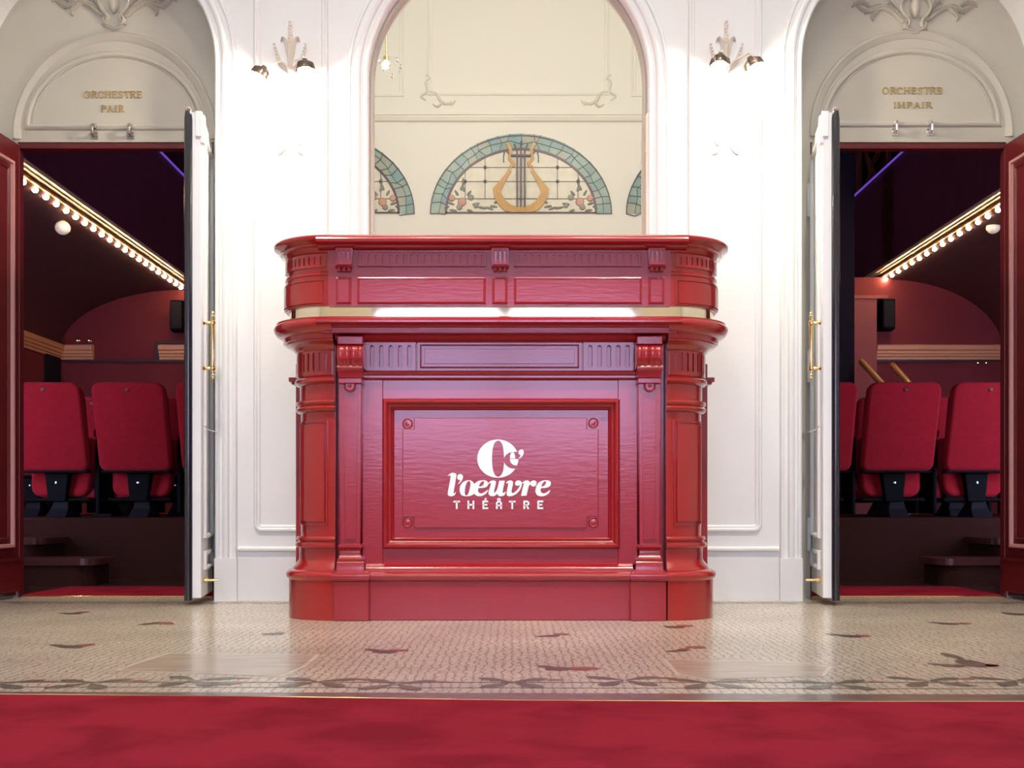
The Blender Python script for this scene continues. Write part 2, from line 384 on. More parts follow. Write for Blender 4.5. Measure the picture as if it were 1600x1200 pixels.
# ---- niches: tympanum mouldings, cartouches
def cartouche(bm, cx, cy, Y, sc):
    """plaster relief drawn in pixels of the photograph's right-hand ornament, origin at its vase"""
    q = Y/F*sc
    fn = lambda u, v, h: Vector((cx+u*q, Y-h, cy-v*q))
    H = .022
    for s in (-1, 1):
        g = lambda L_: [(s*a, b) for a, b in L_]
        leaf(bm, g([(8, 22), (20, 26), (34, 14), (50, 6), (66, 10), (80, 12), (94, 2)]), 5, H, fn)
        leaf(bm, g([(48, 8), (58, 4), (70, 8), (80, 17)]), 4, H*.9, fn)
        leaf(bm, g([(52, 2), (60, 12), (68, 20), (66, 28)]), 3.5, H*.8, fn)
        leaf(bm, g([(70, 6), (84, -2), (94, 0), (100, 6)]), 3.5, H*.8, fn)
        leaf(bm, g([(16, 22), (30, 2), (42, -12), (56, -24), (70, -38)]), 5, H, fn)
        leaf(bm, g([(20, 14), (36, 12), (44, 6), (40, -2)]), 4, H, fn)
        leaf(bm, g([(40, -10), (52, -12), (62, -20)]), 4, H*.7, fn)
        leaf(bm, g([(19, -6), (24, 6), (20, 18), (10, 30), (14, 40), (20, 42)]), 3.2, H*1.2, fn, rib=False)
        leaf(bm, g([(19, -6), (12, -12), (5, -8), (6, -2)]), 2.6, H*1.2, fn, rib=False)
        leaf(bm, g([(10, 26), (16, 34), (12, 42), (0, 46)]), 3, H, fn, rib=False)
        leaf(bm, g([(12, -16), (22, -30), (16, -46), (6, -60)]), 4, H, fn)
    leaf(bm, [(0, -6), (0, 8), (0, 24)], 9, H*1.4, fn, rib=False)
    leaf(bm, [(0, -40), (0, -24), (0, -8)], 6, H*1.3, fn)
    leaf(bm, [(-16, 44), (0, 48), (16, 44)], 2.4, H*.8, fn, rib=False)
TC = {-1: (X(179, YD), 178), 1: (X(1424, YD), 1424)}
for s in (-1, 1):
    cx = TC[s][0]; zc = Z(212 if s < 0 else 208, YD)
    bm = BM(); f = onwall(YD)
    # raised arch band and the D-shaped inner panel
    sweep(bm, arc(cx, zc, .447, .452, -2, 182, 60), [(-.004, 0), (-.004, .006), (0, .012), (.008, .014), (.016, .008), (.030, .006), (.036, 0)][::1], f)
    base = Z(199 if s < 0 else 194, YD)
    pth = arc(cx, base, .385, .322, 180, 0, 48)
    sweep(bm, pth, [(-.012, 0), (-.010, .008), (-.004, .012), (.006, .010), (.012, .004), (.014, 0)], f, closed=True)
    sweep(bm, [(cx+(o-cx)*.93, base+(z-base)*.93+.012) for o, z in pth], [(-.004, 0), (-.003, .004), (.003, .004), (.004, 0)], f, closed=True)
    cartouche(bm, cx if s < 0 else X(1429, YD), Z(-2 if s < 0 else 6, YD), YD, .98)
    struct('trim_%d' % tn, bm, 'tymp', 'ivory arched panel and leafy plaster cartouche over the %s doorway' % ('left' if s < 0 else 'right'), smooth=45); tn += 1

# ---- gilt lettering: stroke font with serifs
LET = {
 'O': (1.0, [[(.5+.42*math.cos(t*PI/10), .5+.5*math.sin(t*PI/10)) for t in range(21)]], []),
 'C': (.9, [[(.5+.42*math.cos(t*PI/10+.6), .5+.5*math.sin(t*PI/10+.6)) for t in range(17)]], [(.84, .72, 'v')]),
 'R': (.9, [[(.2, 0), (.2, 1)], [(.2, 1), (.55, 1), (.72, .88), (.72, .65), (.55, .52), (.2, .52)], [(.48, .52), (.85, .0)]], [(.2, 0), (.2, 1), (.88, 0)]),
 'H': (1.0, [[(.18, 0), (.18, 1)], [(.82, 0), (.82, 1)], [(.18, .5), (.82, .5)]], [(.18, 0), (.18, 1), (.82, 0), (.82, 1)]),
 'E': (.8, [[(.2, 0), (.2, 1)], [(.2, .97), (.72, .97)], [(.2, .5), (.6, .5)], [(.2, .03), (.75, .03)]], [(.2, 0), (.2, 1), (.72, .88, 'v'), (.75, .12, 'v'), (.6, .5, 'v')]),
 'S': (.75, [[(.68, .82), (.55, .97), (.3, .97), (.15, .8), (.2, .6), (.55, .45), (.68, .25), (.55, .04), (.3, .02), (.12, .18)]], [(.7, .86, 'v'), (.12, .14, 'v')]),
 'T': (.85, [[(.5, 0), (.5, 1)], [(.1, .97), (.9, .97)]], [(.5, 0), (.1, .9, 'v'), (.9, .9, 'v')]),
 'P': (.8, [[(.2, 0), (.2, 1)], [(.2, .98), (.55, .98), (.74, .86), (.74, .62), (.55, .48), (.2, .48)]], [(.2, 0), (.2, 1)]),
 'A': (1.0, [[(.1, 0), (.5, 1)], [(.5, 1), (.9, 0)], [(.25, .35), (.75, .35)]], [(.1, 0), (.9, 0)]),
 'I': (.5, [[(.25, 0), (.25, 1)]], [(.25, 0), (.25, 1)]),
 'M': (1.15, [[(.15, 0), (.2, 1)], [(.2, 1), (.55, .1)], [(.55, .1), (.9, 1)], [(.9, 1), (.98, 0)]], [(.15, 0), (.2, 1), (.9, 1), (.98, 0)]),
}
def lettering(bm, word, px0, px1, py0, py1, Y, serif=True):
    tot = sum(LET[c][0] for c in word)+.12*(len(word)-1); x = X(px0, Y); wx = (X(px1, Y)-x)/tot; h = Z(py0, Y)-Z(py1, Y); z0 = Z(py1, Y)
    fn = onwall(Y)
    for c in word:
        w, st, se = LET[c]
        for pl_ in st:
            pts = [(x+a*wx, z0+b*h) for a, b in pl_]
            ribbon(bm, pts, h*(.17 if len(pts) < 3 and abs(pts[0][0]-pts[1][0]) < h*.3 else .13), fn, .004)
        for q in se:
            if len(q) == 2: ribbon(bm, [(x+(q[0]-.15)*wx, z0+q[1]*h), (x+(q[0]+.15)*wx, z0+q[1]*h)], h*.07, fn, .004)
            else: ribbon(bm, [(x+q[0]*wx, z0+(q[1]-.1)*h), (x+q[0]*wx, z0+(q[1]+.1)*h)], h*.07, fn, .004)
        x += (w+.12)*wx
for side, L_ in (('left', (('ORCHESTRE', 131, 222, 143, 153), ('PAIR', 158, 194, 165, 175))), ('right', (('ORCHESTRE', 1378, 1472, 137, 147), ('IMPAIR', 1395, 1456, 160, 169)))):
    a = L_[0]; t = thing('door_sign', P((a[1]+a[2])/2, a[4], YD), 'raised gilt capitals reading ORCHESTRE %s over the %s doorway' % (L_[1][0], side), 'sign lettering')
    for w_ in L_: bm = BM(); lettering(bm, *w_, YD); obj('word', bm, 'gold', t)

# ---- latch keepers under the tympana
for (px, py, mt, lb) in ((148, 207, 'tarnish', 'dark metal latch keeper over the left doorway, nearer the red door leaf'), (205, 207, 'tarnish', 'dark metal latch keeper over the left doorway, nearer the white door leaf'),
                         (1398, 202, 'chrome', 'light metal latch keeper over the right doorway, nearer the white door leaf'), (1453, 202, 'chrome', 'light metal latch keeper over the right doorway, nearer the red door leaf')):
    c = P(px, py, YD); t = thing('latch_keeper', c, lb, 'latch')
    bm = BM(); box(bm, c.x-.016, c.x+.016, YD-.004, YD, c.z-.030, c.z+.002); lathe(bm, [(.006, 0), (.006, .006)], (c.x-.012, YD-.010, c.z-.014), (0, 1, 0), 10)
    lathe(bm, [(.006, 0), (.006, .006)], (c.x+.012, YD-.010, c.z-.014), (0, 1, 0), 10); obj('plate', bm, mt, t, bevel=.002)
    bm = BM(); tube(bm, [(c.x, YD-.004, c.z-.018), (c.x, YD-.030, c.z-.010), (c.x, YD-.034, c.z+.010), (c.x, YD-.014, c.z+.030), (c.x, YD-.002, c.z+.030)], .0075, 8); obj('hook', bm, mt, t, smooth=40)
    bm = BM(); box(bm, c.x-.012, c.x+.012, YD-.022, YD, c.z+.012, c.z+.034); obj('catch_block', bm, mt, t, bevel=.003)

# ---- mirror
bm = BM(); wallfill(bm, [[(CX-RM+.012, .84)]+arc(CX, CSP, RM-.012, RM-.012, 180, 0, 56)+[(CX+RM-.012, .84)]], YM, YM+.006)
mir = obj('wall_mirror', bm, 'silver'); tagobj(mir, 'tall arched mirror in the white niche above the red counter', 'mirror')
bm = BM()
sweep(bm, [(CX-RM, 1.0)]+arc(CX, CSP, RM, RM, 180, 0, 56)+[(CX+RM, 1.0)], [(0, 0), (0, .03), (-.008, .034), (-.014, .03), (-.016, .02), (-.017, 0)], onwall(YM))
fr = obj('mirror_frame', bm, M['tymp'], None, smooth=40); fr.parent = mir
for px, pt, lb in ((573, 168, 'cream painted conduit at the left edge of the mirror'), (1011, 178, 'cream painted conduit at the right edge of the mirror')):
    bm = BM(); Yp = YW-.004; c = P(px, pt, Yp)
    s = -1 if px < 800 else 1
    tube(bm, [(c.x, Yp-.008, 1.365), (c.x, Yp-.008, c.z-.03), (c.x, Yp-.006, c.z-.012), (c.x+s*.006, Yp, c.z), (c.x+s*.010, Yp+.004, c.z+.006)], .0065, 8)
    lathe(bm, [(.009, -.006), (.009, .006)], (c.x, Yp-.008, Z(237, Yp)), (0, 0, 1), 10)
    tagobj(obj('conduit', bm, 'sconce', None, smooth=40), lb, 'pipe')

# ================================================================== FLOORS
bm = BM(); box(bm, -3.4, 3.4, YB, YD+.12, -.06, 0)
def inlay(bm, pts, mi, z=.0007, k=4, closed=True):
    c = spline(pts, k, True)
    vs = [bm.verts.new((p.x, p.y, z)) for p in c]
    f = bm.faces.new(vs); f.material_index = mi
    if f.normal.z < 0: f.normal_flip()
def fp(px, py): Y = YF(py); return (X(px, Y), Y)
def fleaf(bm, p0, p1, w, mi, z=.0007):
    a = Vector(fp(*p0)); b = Vector(fp(*p1)); d = b-a; n = Vector((-d.y, d.x)).normalized()*w
    pts = [tuple(a)+(1,)]+[tuple(a+d*t+n*q) for t, q in ((.2, .7), (.5, 1), (.8, .6))]+[tuple(b)+(1,)]+[tuple(a+d*t-n*q) for t, q in ((.8, .6), (.5, 1), (.2, .7))]
    inlay(bm, pts, mi, z, 3)
# scattered flowers: stem, dark leaf, red bud
for sx, sy, kx, ky, rx, ry in ((216, 976, 244, 972, 268, 976), (78, 1007, 120, 1010, 146, 1006), (570, 1014, 610, 1018, 638, 1015), (836, 994, 868, 992, 886, 990), (1040, 1018, 1075, 1013, 1100, 1010),
                               (840, 1040, 880, 1045, 940, 1045), (1290, 990, 1340, 994, 1358, 993), (1450, 972, 1490, 974, 1520, 975), (1450, 1037, 1500, 1040, 1562, 1040), (92, 958, 120, 957, 140, 956), (410, 990, 430, 989, 445, 988), (1470, 1020, 1530, 1040, 1560, 1039),
                               (1036, 978, 1060, 979, 1080, 977), (1565, 957, 1590, 959, 1610, 960), (330, 1068, 350, 1067, 372, 1069)):
    ribbon(bm, [fp(sx, sy), fp(kx, ky)], .004, lambda u, v, h: Vector((u, v, h)), .0006, mi=3, base=.0001)
    fleaf(bm, (sx, sy), ((sx+kx)/2+8, (sy+ky)/2+2), .018, 1)
    fleaf(bm, ((sx+kx)/2, (sy+ky)/2), (kx+4, ky+3), .034, 3, .0009)
    fleaf(bm, (kx, ky), (rx, ry), .032, 2, .0008)
# leafy border beside the carpet
for i in range(-9, 10):
    xc = i*.235+.03*math.sin(i*2.3); yc = 2.585+.03*math.sin(i*1.7)
    for a_, L_, w_ in ((.55, .10, .020), (-.9, .11, .022), (2.5, .10, .020), (4.05, .11, .022)):
        p = Vector((xc, yc)); a2 = a_+random.uniform(-.15, .15); d = Vector((math.cos(a2), math.sin(a2))); n = Vector((-d.y, d.x))*w_
        pts = [tuple(p)+(1,)]+[tuple(p+d*L_*t+n*q) for t, q in ((.3, .5), (.65, 1), (.9, .6))]+[tuple(p+d*L_)+(1,)]+[tuple(p+d*L_*t-n*q) for t, q in ((.9, .6), (.65, 1), (.3, .5))]
        inlay(bm, pts, 1, .0008, 3)
    p = Vector((xc+.10, yc+.03)); inlay(bm, [(p.x-.02, p.y), (p.x, p.y+.012), (p.x+.02, p.y), (p.x, p.y-.012)], 2, .0009)
fl = lambda u, v, h: Vector((u, v, h))
ribbon(bm, [(-3.3, 2.585), (3.3, 2.575)], .007, fl, .0006, mi=3, base=.0001)
ribbon(bm, [(-3.3, 2.54), (3.3, 2.46)], .005, fl, .0006, mi=3, base=.0001)
# border along the back wall
for i in range(-16, 17):
    xc = i*.2; 
    for a_ in (.3, 2.8):
        p = Vector((xc, 4.72)); d = Vector((math.cos(a_), math.sin(a_))); n = Vector((-d.y, d.x))*.014
        inlay(bm, [tuple(p)+(1,), tuple(p+d*.05+n), tuple(p+d*.1)+(1,), tuple(p+d*.05-n)], 1, .0008, 3)
ribbon(bm, [(-3.3, 4.80), (3.3, 4.80)], .02, fl, .0006, mi=3, base=.0001)
# dark marble band at the carpet edge
vs = [bm.verts.new(c) for c in ((-3.3, 2.36, .0008), (3.3, 2.25, .0008), (3.3, 2.37, .0008), (-3.3, 2.485, .0008))]
bm.faces.new(vs).material_index = 4
# two mosaic patches in their own tone, with a paler rim
for pts in ([(262, 1020), (500, 1023), (478, 1042), (440, 1058), (180, 1048), (200, 1040)], [(1035, 1030), (1230, 1033), (1300, 1042), (1290, 1056), (1100, 1062), (1056, 1054)]):
    w_ = [fp(*p) for p in pts]; c = sum((Vector(p) for p in w_), Vector((0, 0)))/len(w_)
    inlay(bm, [tuple(p)+(1,) for p in w_], 6, .0005, 2)
    inlay(bm, [tuple(c+(Vector(p)-c)*.95)+(1,) for p in w_], 5, .0007, 2)
struct('floor', bm, ['mosaic', 'inlay_leaf', 'inlay_red', 'inlay_dark', 'stone', 'worn', 'worn_edge'], 'beige mosaic foyer floor inlaid with red buds and grey leaves', recalc=False)

# red carpet in front
bm = BM()
def ce(px, py): Y = (HC-.009)*F/(py-HY); return (X(px, Y), Y)
edge = [ce(0, 1084.5), ce(400, 1088), ce(800, 1094), ce(1200, 1096), ce(1600, 1096)]
e0 = (-3.3, edge[0][1]+.05); e1 = (3.3, edge[-1][1]-.0)
top = [e0]+edge+[e1]+[(3.3, YB+.3), (-3.3, YB+.3)]
merge(bm, fill([top], .008), lambda c: Vector((c.x, c.y, c.z+.001)))
cp = obj('carpet', bm, 'carpet', None, bevel=.003); tagobj(cp, 'red pile carpet across the foreground of the mosaic floor', 'carpet')
bm = BM(); 
pth = [e0]+edge+[e1]
sweep(bm, pth, [(0, 0), (0, .0075), (.003, .0085), (.006, .004), (.006, 0)], lambda u, v, h: Vector((u, v, h+.001)))
o_ = obj('brass_edging', bm, 'brass', None, smooth=40); o_.parent = cp; setp(o_, 'thin brass carpet edging')

# ================================================================== RED COUNTER
def plan(u, o, a, r, Yf, cx):
    s = -1 if u < 0 else 1; v = abs(u); q = a+PI*r/2
    if v <= a: return cx+u, Yf-o
    if v <= q:
        t = (v-a)/r; return cx+s*(a+(r+o)*math.sin(t)), Yf+r-(r+o)*math.cos(t)
    return cx+s*(a+r+o), Yf+r+(v-q)
def plansweep(bm, us, prof, a, r, Yf, cx, mi=0, cap=True):
    """prof (o,z)"""
    vs = []
    for u in us:
        vs.append([bm.verts.new((*plan(u, o, a, r, Yf, cx), z)) for o, z in prof])
    for A, B in zip(vs, vs[1:]):
        for j in range(len(prof)-1):
            bm.faces.new((A[j], A[j+1], B[j+1], B[j])).material_index = mi
    if cap:
        for R in (vs[0], vs[-1]):
            try: bm.faces.new(R)
            except ValueError: pass
CC = -.040
ctr = thing('ticket_counter', (CC, 4.4, 0), 'ornate glossy red enamel ticket counter with rounded corners and white theatre logo', 'counter')
LA, LR, LY = .585, .19, 4.0
def z4(y, Y=4.0): return Z(y, Y)
us_arc = [LA+PI*LR/2*i/22 for i in range(23)]+[LA+PI*LR/2+d for d in (.1, .3, .5, .7)]
prof = [(-.06, 0), (0, 0), (0, z4(908)), (.003, z4(907)), (.008, z4(904.5)), (.010, z4(901)), (.008, z4(897)), (.002, z4(894)), (-.006, z4(892.5)), (-.014, z4(892)), (-.018, z4(888)), (-.027, z4(883)), (-.036, z4(878)), (-.038, z4(874)), (-.038, z4(858)),
        (-.028, z4(857)), (-.024, z4(855)), (-.023, z4(852.5)), (-.026, z4(849)), (-.034, z4(848)), (-.034, z4(846.5)), (-.029, z4(845)), (-.028, z4(842)), (-.032, z4(839)), (-.044, z4(838)), (-.044, z4(642)), (-.036, z4(641)), (-.028, z4(638)), (-.026, z4(635)), (-.030, z4(632)),
        (-.034, z4(631)), (-.030, z4(629)), (-.026, z4(626)), (-.028, z4(623)), (-.040, z4(621)), (-.040, z4(598)), (-.032, z4(597)), (-.022, z4(593)), (-.022, z4(589)), (-.028, z4(586)), (-.036, z4(585)), (-.036, z4(546)), (-.026, z4(544)), (-.020, z4(540)), (-.010, z4(536)), (.004, z4(533.5)), (.010, z4(532)), (.010, z4(530)),
        (.018, z4(529)), (.020, z4(522)), (.030, z4(520)), (.042, z4(517)), (.050, z4(512)), (.054, z4(507)), (.052, z4(503)), (.046, z4(500.5)), (.03, z4(499.5)), (-.06, z4(499.5))]
for s in (-1, 1):
    bm = BM(); plansweep(bm, [s*u for u in us_arc], prof, LA, LR, LY, CC)
    cc = obj('curved_corner', bm, 'enamel_round', ctr, smooth=35)
    # raised vertical panel on the round corner with its bead
    def bend(bm2, src, o0, a=LA, r=LR, Yf=LY):
        for i in range(1, 40):
            u = (a+.0)+i*.012
            for sg in ((1,) if s > 0 else (-1,)):
                bmesh.ops.bisect_plane(src, geom=src.verts[:]+src.edges[:]+src.faces[:], plane_co=(sg*u, 0, 0), plane_no=(1, 0, 0))
        return merge(bm2, src, lambda c: Vector((*plan(c.x, o0+c.z, a, r, Yf, CC), c.y)))
    def rect(u0, u1, z0, z1): return [(s*u0, z0), (s*u1, z0), (s*u1, z1), (s*u0, z1)]
    def capsule(u, w, z0, z1): 
        r_ = w/2; return [(u+r_*math.cos(PI*i/8), z1-r_+r_*math.sin(PI*i/8)) for i in range(9)]+[(u-r_*math.cos(PI*i/8), z0+r_-r_*math.sin(PI*i/8)) for i in range(9)]
    bm = BM(); u0, u1 = LA+.035, LA+.225
    bend(bm, fill([rect(u0, u1, z4(821), z4(655)), rect(u0+.007, u1-.007, z4(818), z4(658))], .006), -.044)
    bend(bm, fill([rect(u0+.013, u1-.013, z4(815), z4(661))], .009), -.044)
    obj('raised_panel', bm, 'enamel_round', ctr, smooth=35)
    # fluted frieze plate
    bm = BM(); fl_ = [capsule(s*(LA+.035+i*.030), .009, z4(578), z4(548)) for i in range(9)]
    bend(bm, fill([rect(LA+.012, LA+.30, z4(584), z4(545))]+fl_, .008), -.036)
    obj('fluted_frieze', bm, 'enamel_round', ctr, smooth=35)
    # flat slab behind the round corner
    bm = BM(); xa, xb = sorted((CC+s*.70, CC+s*.796)); box(bm, xa, xb, 4.42, YW-.03, 0, z4(545)); xa, xb = sorted((CC+s*.76, CC+s*.822)); box(bm, xa, xb, 4.41, YW-.03, Z(597, 4.42), Z(590, 4.42)); box(bm, *sorted((CC+s*.76, CC+s*.812)), 4.414, YW-.03, Z(601, 4.42), Z(597, 4.42))
    box(bm, *sorted((CC+s*.70, CC+s*.812)), 4.42, YW-.03, 0, Z(900, 4.42))
    obj('side_panel', bm, 'enamel', ctr, bevel=.002)
# core carcass
bm = BM(); box(bm, CC-.60, CC+.60, 4.09, YW-.03, 0, 1.04); obj('carcass', bm, 'enamel', ctr)
# --- centre front
ref = 4.0
def B(bm, x0, x1, y0, y1, Y, Yb=4.12, r=None): 
    r = r or Y; return box(bm, X(x0, r), X(x1, r), Y, Yb, Z(y1, r), Z(y0, r))
def hmould(bm, x0, x1, pts, Yb=4.12):
    """horizontal moulding: pts (py, Y) bottom to top, extruded in x"""
    P2 = [(Y, Z(py, Y)) for py, Y in pts]; P2 = [(Yb, P2[0][1])]+P2+[(Yb, P2[-1][1])]
    loft(bm, [[(x, y, z) for y, z in P2] for x in (X(x0, 4.02), X(x1, 4.02))])
bm = BM(); B(bm, 570, 990, 908, 969.5, 4.008, r=4.008); obj('plinth', bm, 'enamel', ctr, bevel=.003)
bm = BM(); hmould(bm, 571, 989, [(908, 4.006), (906, 3.998), (903, 3.994), (899, 3.994), (895.5, 4.0), (894, 4.008), (892, 4.018), (888, 4.020), (885, 4.026), (883, 4.034), (881, 4.04)])
obj('base_moulding', bm, 'enamel', ctr, smooth=35)
# frame: stiles, rails
bm = BM(); B(bm, 566, 598, 592, 882, 4.046); B(bm, 966, 996, 592, 882, 4.046); B(bm, 598, 966, 592, 624, 4.050); B(bm, 598, 966, 856, 882, 4.050)
obj('front_frame', bm, 'enamel_panel', ctr, bevel=.0015)
# bolection moulding
bm = BM(); path = [(X(598, 4.05), Z(857, 4.05)), (X(598, 4.05), Z(623, 4.05)), (X(968, 4.05), Z(623, 4.05)), (X(968, 4.05), Z(857, 4.05))]
sweep(bm, path, [(0, 0), (0, .012), (-.006, .020), (-.013, .022), (-.019, .016), (-.022, .006), (-.029, .002), (-.033, .006), (-.037, .002), (-.040, -.012)], onwall(4.05), closed=True)
obj('panel_moulding', bm, 'enamel', ctr, smooth=35)
bm = BM(); YP = 4.062; B(bm, 606, 960, 632, 848, YP)
pn = obj('logo_panel', bm, 'enamel_panel', ctr)
# raised field with notched corners
x0, x1, y0, y1, q = 629, 935, 653, 825, 18
oc = [(x0+q, y0), (x1-q, y0), (x1-q, y0+q), (x1, y0+q), (x1, y1-q), (x1-q, y1-q), (x1-q, y1), (x0+q, y1), (x0+q, y1-q), (x0, y1-q), (x0, y0+q), (x0+q, y0+q)]
oc = [(X(a, YP), Z(b, YP)) for a, b in oc]
bm = BM(); wallfill(bm, [oc], YP-.006, YP)
obj('raised_field', bm, 'enamel_panel', pn, bevel=.0025)
bm = BM()
for a, b in ((637, 662), (927, 661), (637, 816), (927, 816)):
    c = P(a, b, YP); bm = BM(); lathe(bm, [(.0185, 0), (.0185, .004), (.016, .006), (.013, .0035), (.010, .0035), (.0, .005)], (c.x, c.y, c.z), (0, -1, 0), 24)
    obj('corner_roundel', bm, 'enamel', pn, smooth=40)
# rails/frieze above
bm = BM(); hmould(bm, 568, 994, [(594, 4.044), (592, 4.034), (590, 4.030), (587, 4.030), (585, 4.022), (581.5, 4.018), (580, 4.024), (579, 4.04)])
obj('frieze_moulding', bm, 'enamel', ctr, smooth=35)
YR = 4.046
bm = BM(); B(bm, 566, 996, 533, 581, 4.056)
for a, b in ((571, 650), (911, 990)):
    L_ = [(X(a, YR), Z(581, YR)), (X(b, YR), Z(581, YR)), (X(b, YR), Z(533, YR)), (X(a, YR), Z(533, YR))]
    c0 = 581.5 if a < 700 else 922; hs = []
    for i in range(5):
        px = c0+i*14.6; w = .014
        hs.append(capsule(X(px, YR), w, Z(574, YR), Z(540, YR)))
    wallfill(bm, [L_]+hs, YR-.006, YR+.012)
B(bm, 652, 909, 533, 581, YR-.002, 4.12)
a = [(X(p, YR), Z(q_, YR)) for p, q_ in ((659, 573), (902, 573), (902, 541), (659, 541))]
obj('frieze', bm, 'enamel_panel', ctr, bevel=.0012)
bm = BM(); sweep(bm, a, [(0, 0), (0, .0045), (-.004, .003), (-.006, 0)], onwall(YR-.002), closed=True); wallfill(bm, [[(x+(.010 if i in (0, 3) else -.010), z+(.010 if i < 2 else -.010)) for i, (x, z) in enumerate(a)]], YR-.006, YR)
obj('frieze_tablet', bm, 'enamel_panel', ctr, bevel=.001)
# lower cornice, centre
bm = BM(); hmould(bm, 524, 1040, [(535, 4.040), (533, 4.026), (529, 4.012), (525, 4.006), (523, 3.998), (521.5, 3.986)])
hmould(bm, 507, 1054, [(522, 3.984), (520, 3.972), (512, 3.970), (510.5, 3.962), (508, 3.960)])
hmould(bm, 500, 1061, [(508, 3.955), (506, 3.944), (503, 3.935), (500, 3.935), (497, 3.942), (496, 3.955)])
obj('lower_cornice', bm, 'enamel', ctr, smooth=35)
bm = BM(); plansweep(bm, [u_ for u_ in [-x for x in us_arc[::-1]]+us_arc], [(-.10, z4(502)), (.045, z4(501)), (.045, z4(497.6)), (-.10, z4(497.6))], LA, LR, LY, CC); obj('ledge', bm, 'enamel_round', ctr, smooth=35)
# pilasters with console brackets
for s in (-1, 1):
    mid = 781.5+s*233.5
    def bb(bm, w0, w1, y0, y1, Y, Y2=None, Yb=4.12):
        """tapered block: width w0 at the top y0, w1 at the bottom y1"""
        Y2 = Y2 or Y
        r1 = [P(mid-w0/2, y0, Y), P(mid+w0/2, y0, Y)]; r2 = [P(mid-w1/2, y1, Y2), P(mid+w1/2, y1, Y2)]
        t = [r1[0], r1[1], Vector((r1[1].x, Yb, r1[1].z)), Vector((r1[0].x, Yb, r1[0].z))]; b_ = [r2[0], r2[1], Vector((r2[1].x, Yb, r2[1].z)), Vector((r2[0].x, Yb, r2[0].z))]
        loft(bm, [t, b_])
    mid = 548.5 if s < 0 else 1013
    bm = BM(); bb(bm, 57, 57, 908, 971, 3.985); o_pl = obj('pilaster_plinth', bm, 'enamel', ctr, bevel=.005)
    mid = 547 if s < 0 else 1015
    bm = BM()
    P2 = [(y, Y, w) for y, Y, w in ((908, 3.982, 57), (905, 3.974, 59), (900, 3.972, 60), (895.5, 3.976, 58), (893, 3.986, 54), (891, 3.99, 43), (880, 3.992, 42), (878, 3.995, 41), (874, 3.992, 40), (871, 3.999, 35), (866, 4.006, 31), (860, 4.006, 31), (857, 4.0, 34), (855, 3.995, 37), (851, 3.995, 37), (850, 4.008, 33))]
    loft(bm, [[P(mid-w/2, y, Y), P(mid+w/2, y, Y), Vector((X(mid+w/2, Y), 4.12, Z(y, Y))), Vector((X(mid-w/2, Y), 4.12, Z(y, Y)))] for y, Y, w in P2])
    obj('pilaster_base', bm, 'enamel', ctr, smooth=35)
    bm = BM(); bb(bm, 36, 31, 598, 851, 4.008)
    sh = obj('pilaster_shaft', bm, 'enamel_panel', ctr, bevel=.002)
    bm = BM(); pa = [(X(mid-w, 4.008), Z(y, 4.008)) for w, y in ((-9.5, 842), (9.5, 842), (12, 606), (-12, 606))]
    wallfill(bm, [pa, [(x*1.0+(.004 if i in (1, 2) else -.004), z+(.004 if i < 2 else -.004)) for i, (x, z) in enumerate(pa)]], 4.002, 4.008)
    c = P(mid, 603, 4.004); lathe(bm, [(.021, 0), (.021, .007), (.018, .010), (.015, .006), (.006, .006), (.004, .012), (.0, .013)], c, (0, -1, 0), 24)
    obj('shaft_fillet', bm, 'enamel_panel', sh, smooth=40)
    # console: abacus, scroll, tail
    bm = BM(); bb(bm, 40, 40, 525, 538, 3.972); obj('console_cap', bm, 'enamel_panel', ctr, bevel=.003); bm = BM()
    bb(bm, 40, 37, 577, 590, 3.978, 3.985); bb(bm, 37, 37, 590, 599, 3.990)
    cs = obj('console_block', bm, 'enamel_panel', ctr, bevel=.003)
    bm = BM(); n = 22
    # reeded S-scroll: profile in (Y,z) swept across the width with grooves
    xs = [mid-20.5+41*i/40 for i in range(41)]
    rings = []
    for px in xs:
        t = (px-mid)/20.5
        g = .0035*abs(math.sin(t*PI*2.0)) - (.004 if abs(t) < .09 else 0) - (.002 if abs(t) > .9 else 0)
        pts = []
        for k in range(n+1):
            th = -PI/2+PI*k/n
            zc = Z(557, 3.99); rz = .042
            pts.append((X(px, 3.97), 3.995-(.030+g)*math.cos(th)*(1+.25*max(0, math.sin(th))), zc-rz*math.sin(th)*-1))
        pts += [(X(px, 3.97), 4.08, zc+rz), (X(px, 3.97), 4.08, zc-rz)]
        rings.append(pts)
    loft(bm, rings)
    c = P(mid, 575, 3.985); lathe(bm, [(.012, -.044), (.012, .044)], c, (1, 0, 0), 14)
    obj('console_scroll', bm, 'enamel', ctr, smooth=50)
# ---------------- upper part
UA, UR, UY = .603, .19, 4.04
def z5(y): return Z(y, 4.045)
us_u = [UA+PI*UR/2*i/22 for i in range(23)]+[UA+PI*UR/2+d for d in (.1, .3, .5, .66)]
full = [-u for u in us_u[::-1]]+us_u
bm = BM(); plansweep(bm, full, [(-.10, z5(500)), (-.012, z5(500)), (-.012, z5(476)), (-.10, z5(476))], UA, UR, UY, CC)
obj('brass_band', bm, 'brass_strip', ctr, smooth=35)
upr = [(-.10, z5(478)), (0, z5(478)), (0, z5(431)), (.003, z5(430)), (.003, z5(426)), (0, z5(425)), (-.003, z5(424)), (-.003, z5(396)), (.002, z5(394)), (.006, z5(390)), (.014, z5(387)), (.020, z5(386)), (.020, z5(384)), (.028, z5(381)), (.038, z5(379)), (.042, z5(377.5)), (.044, z5(374)), (.041, z5(371.5)), (-.10, z5(371))]
bm = BM(); plansweep(bm, full, upr, UA, UR, UY, CC); obj('upper_body', bm, 'enamel_round', ctr, smooth=35)
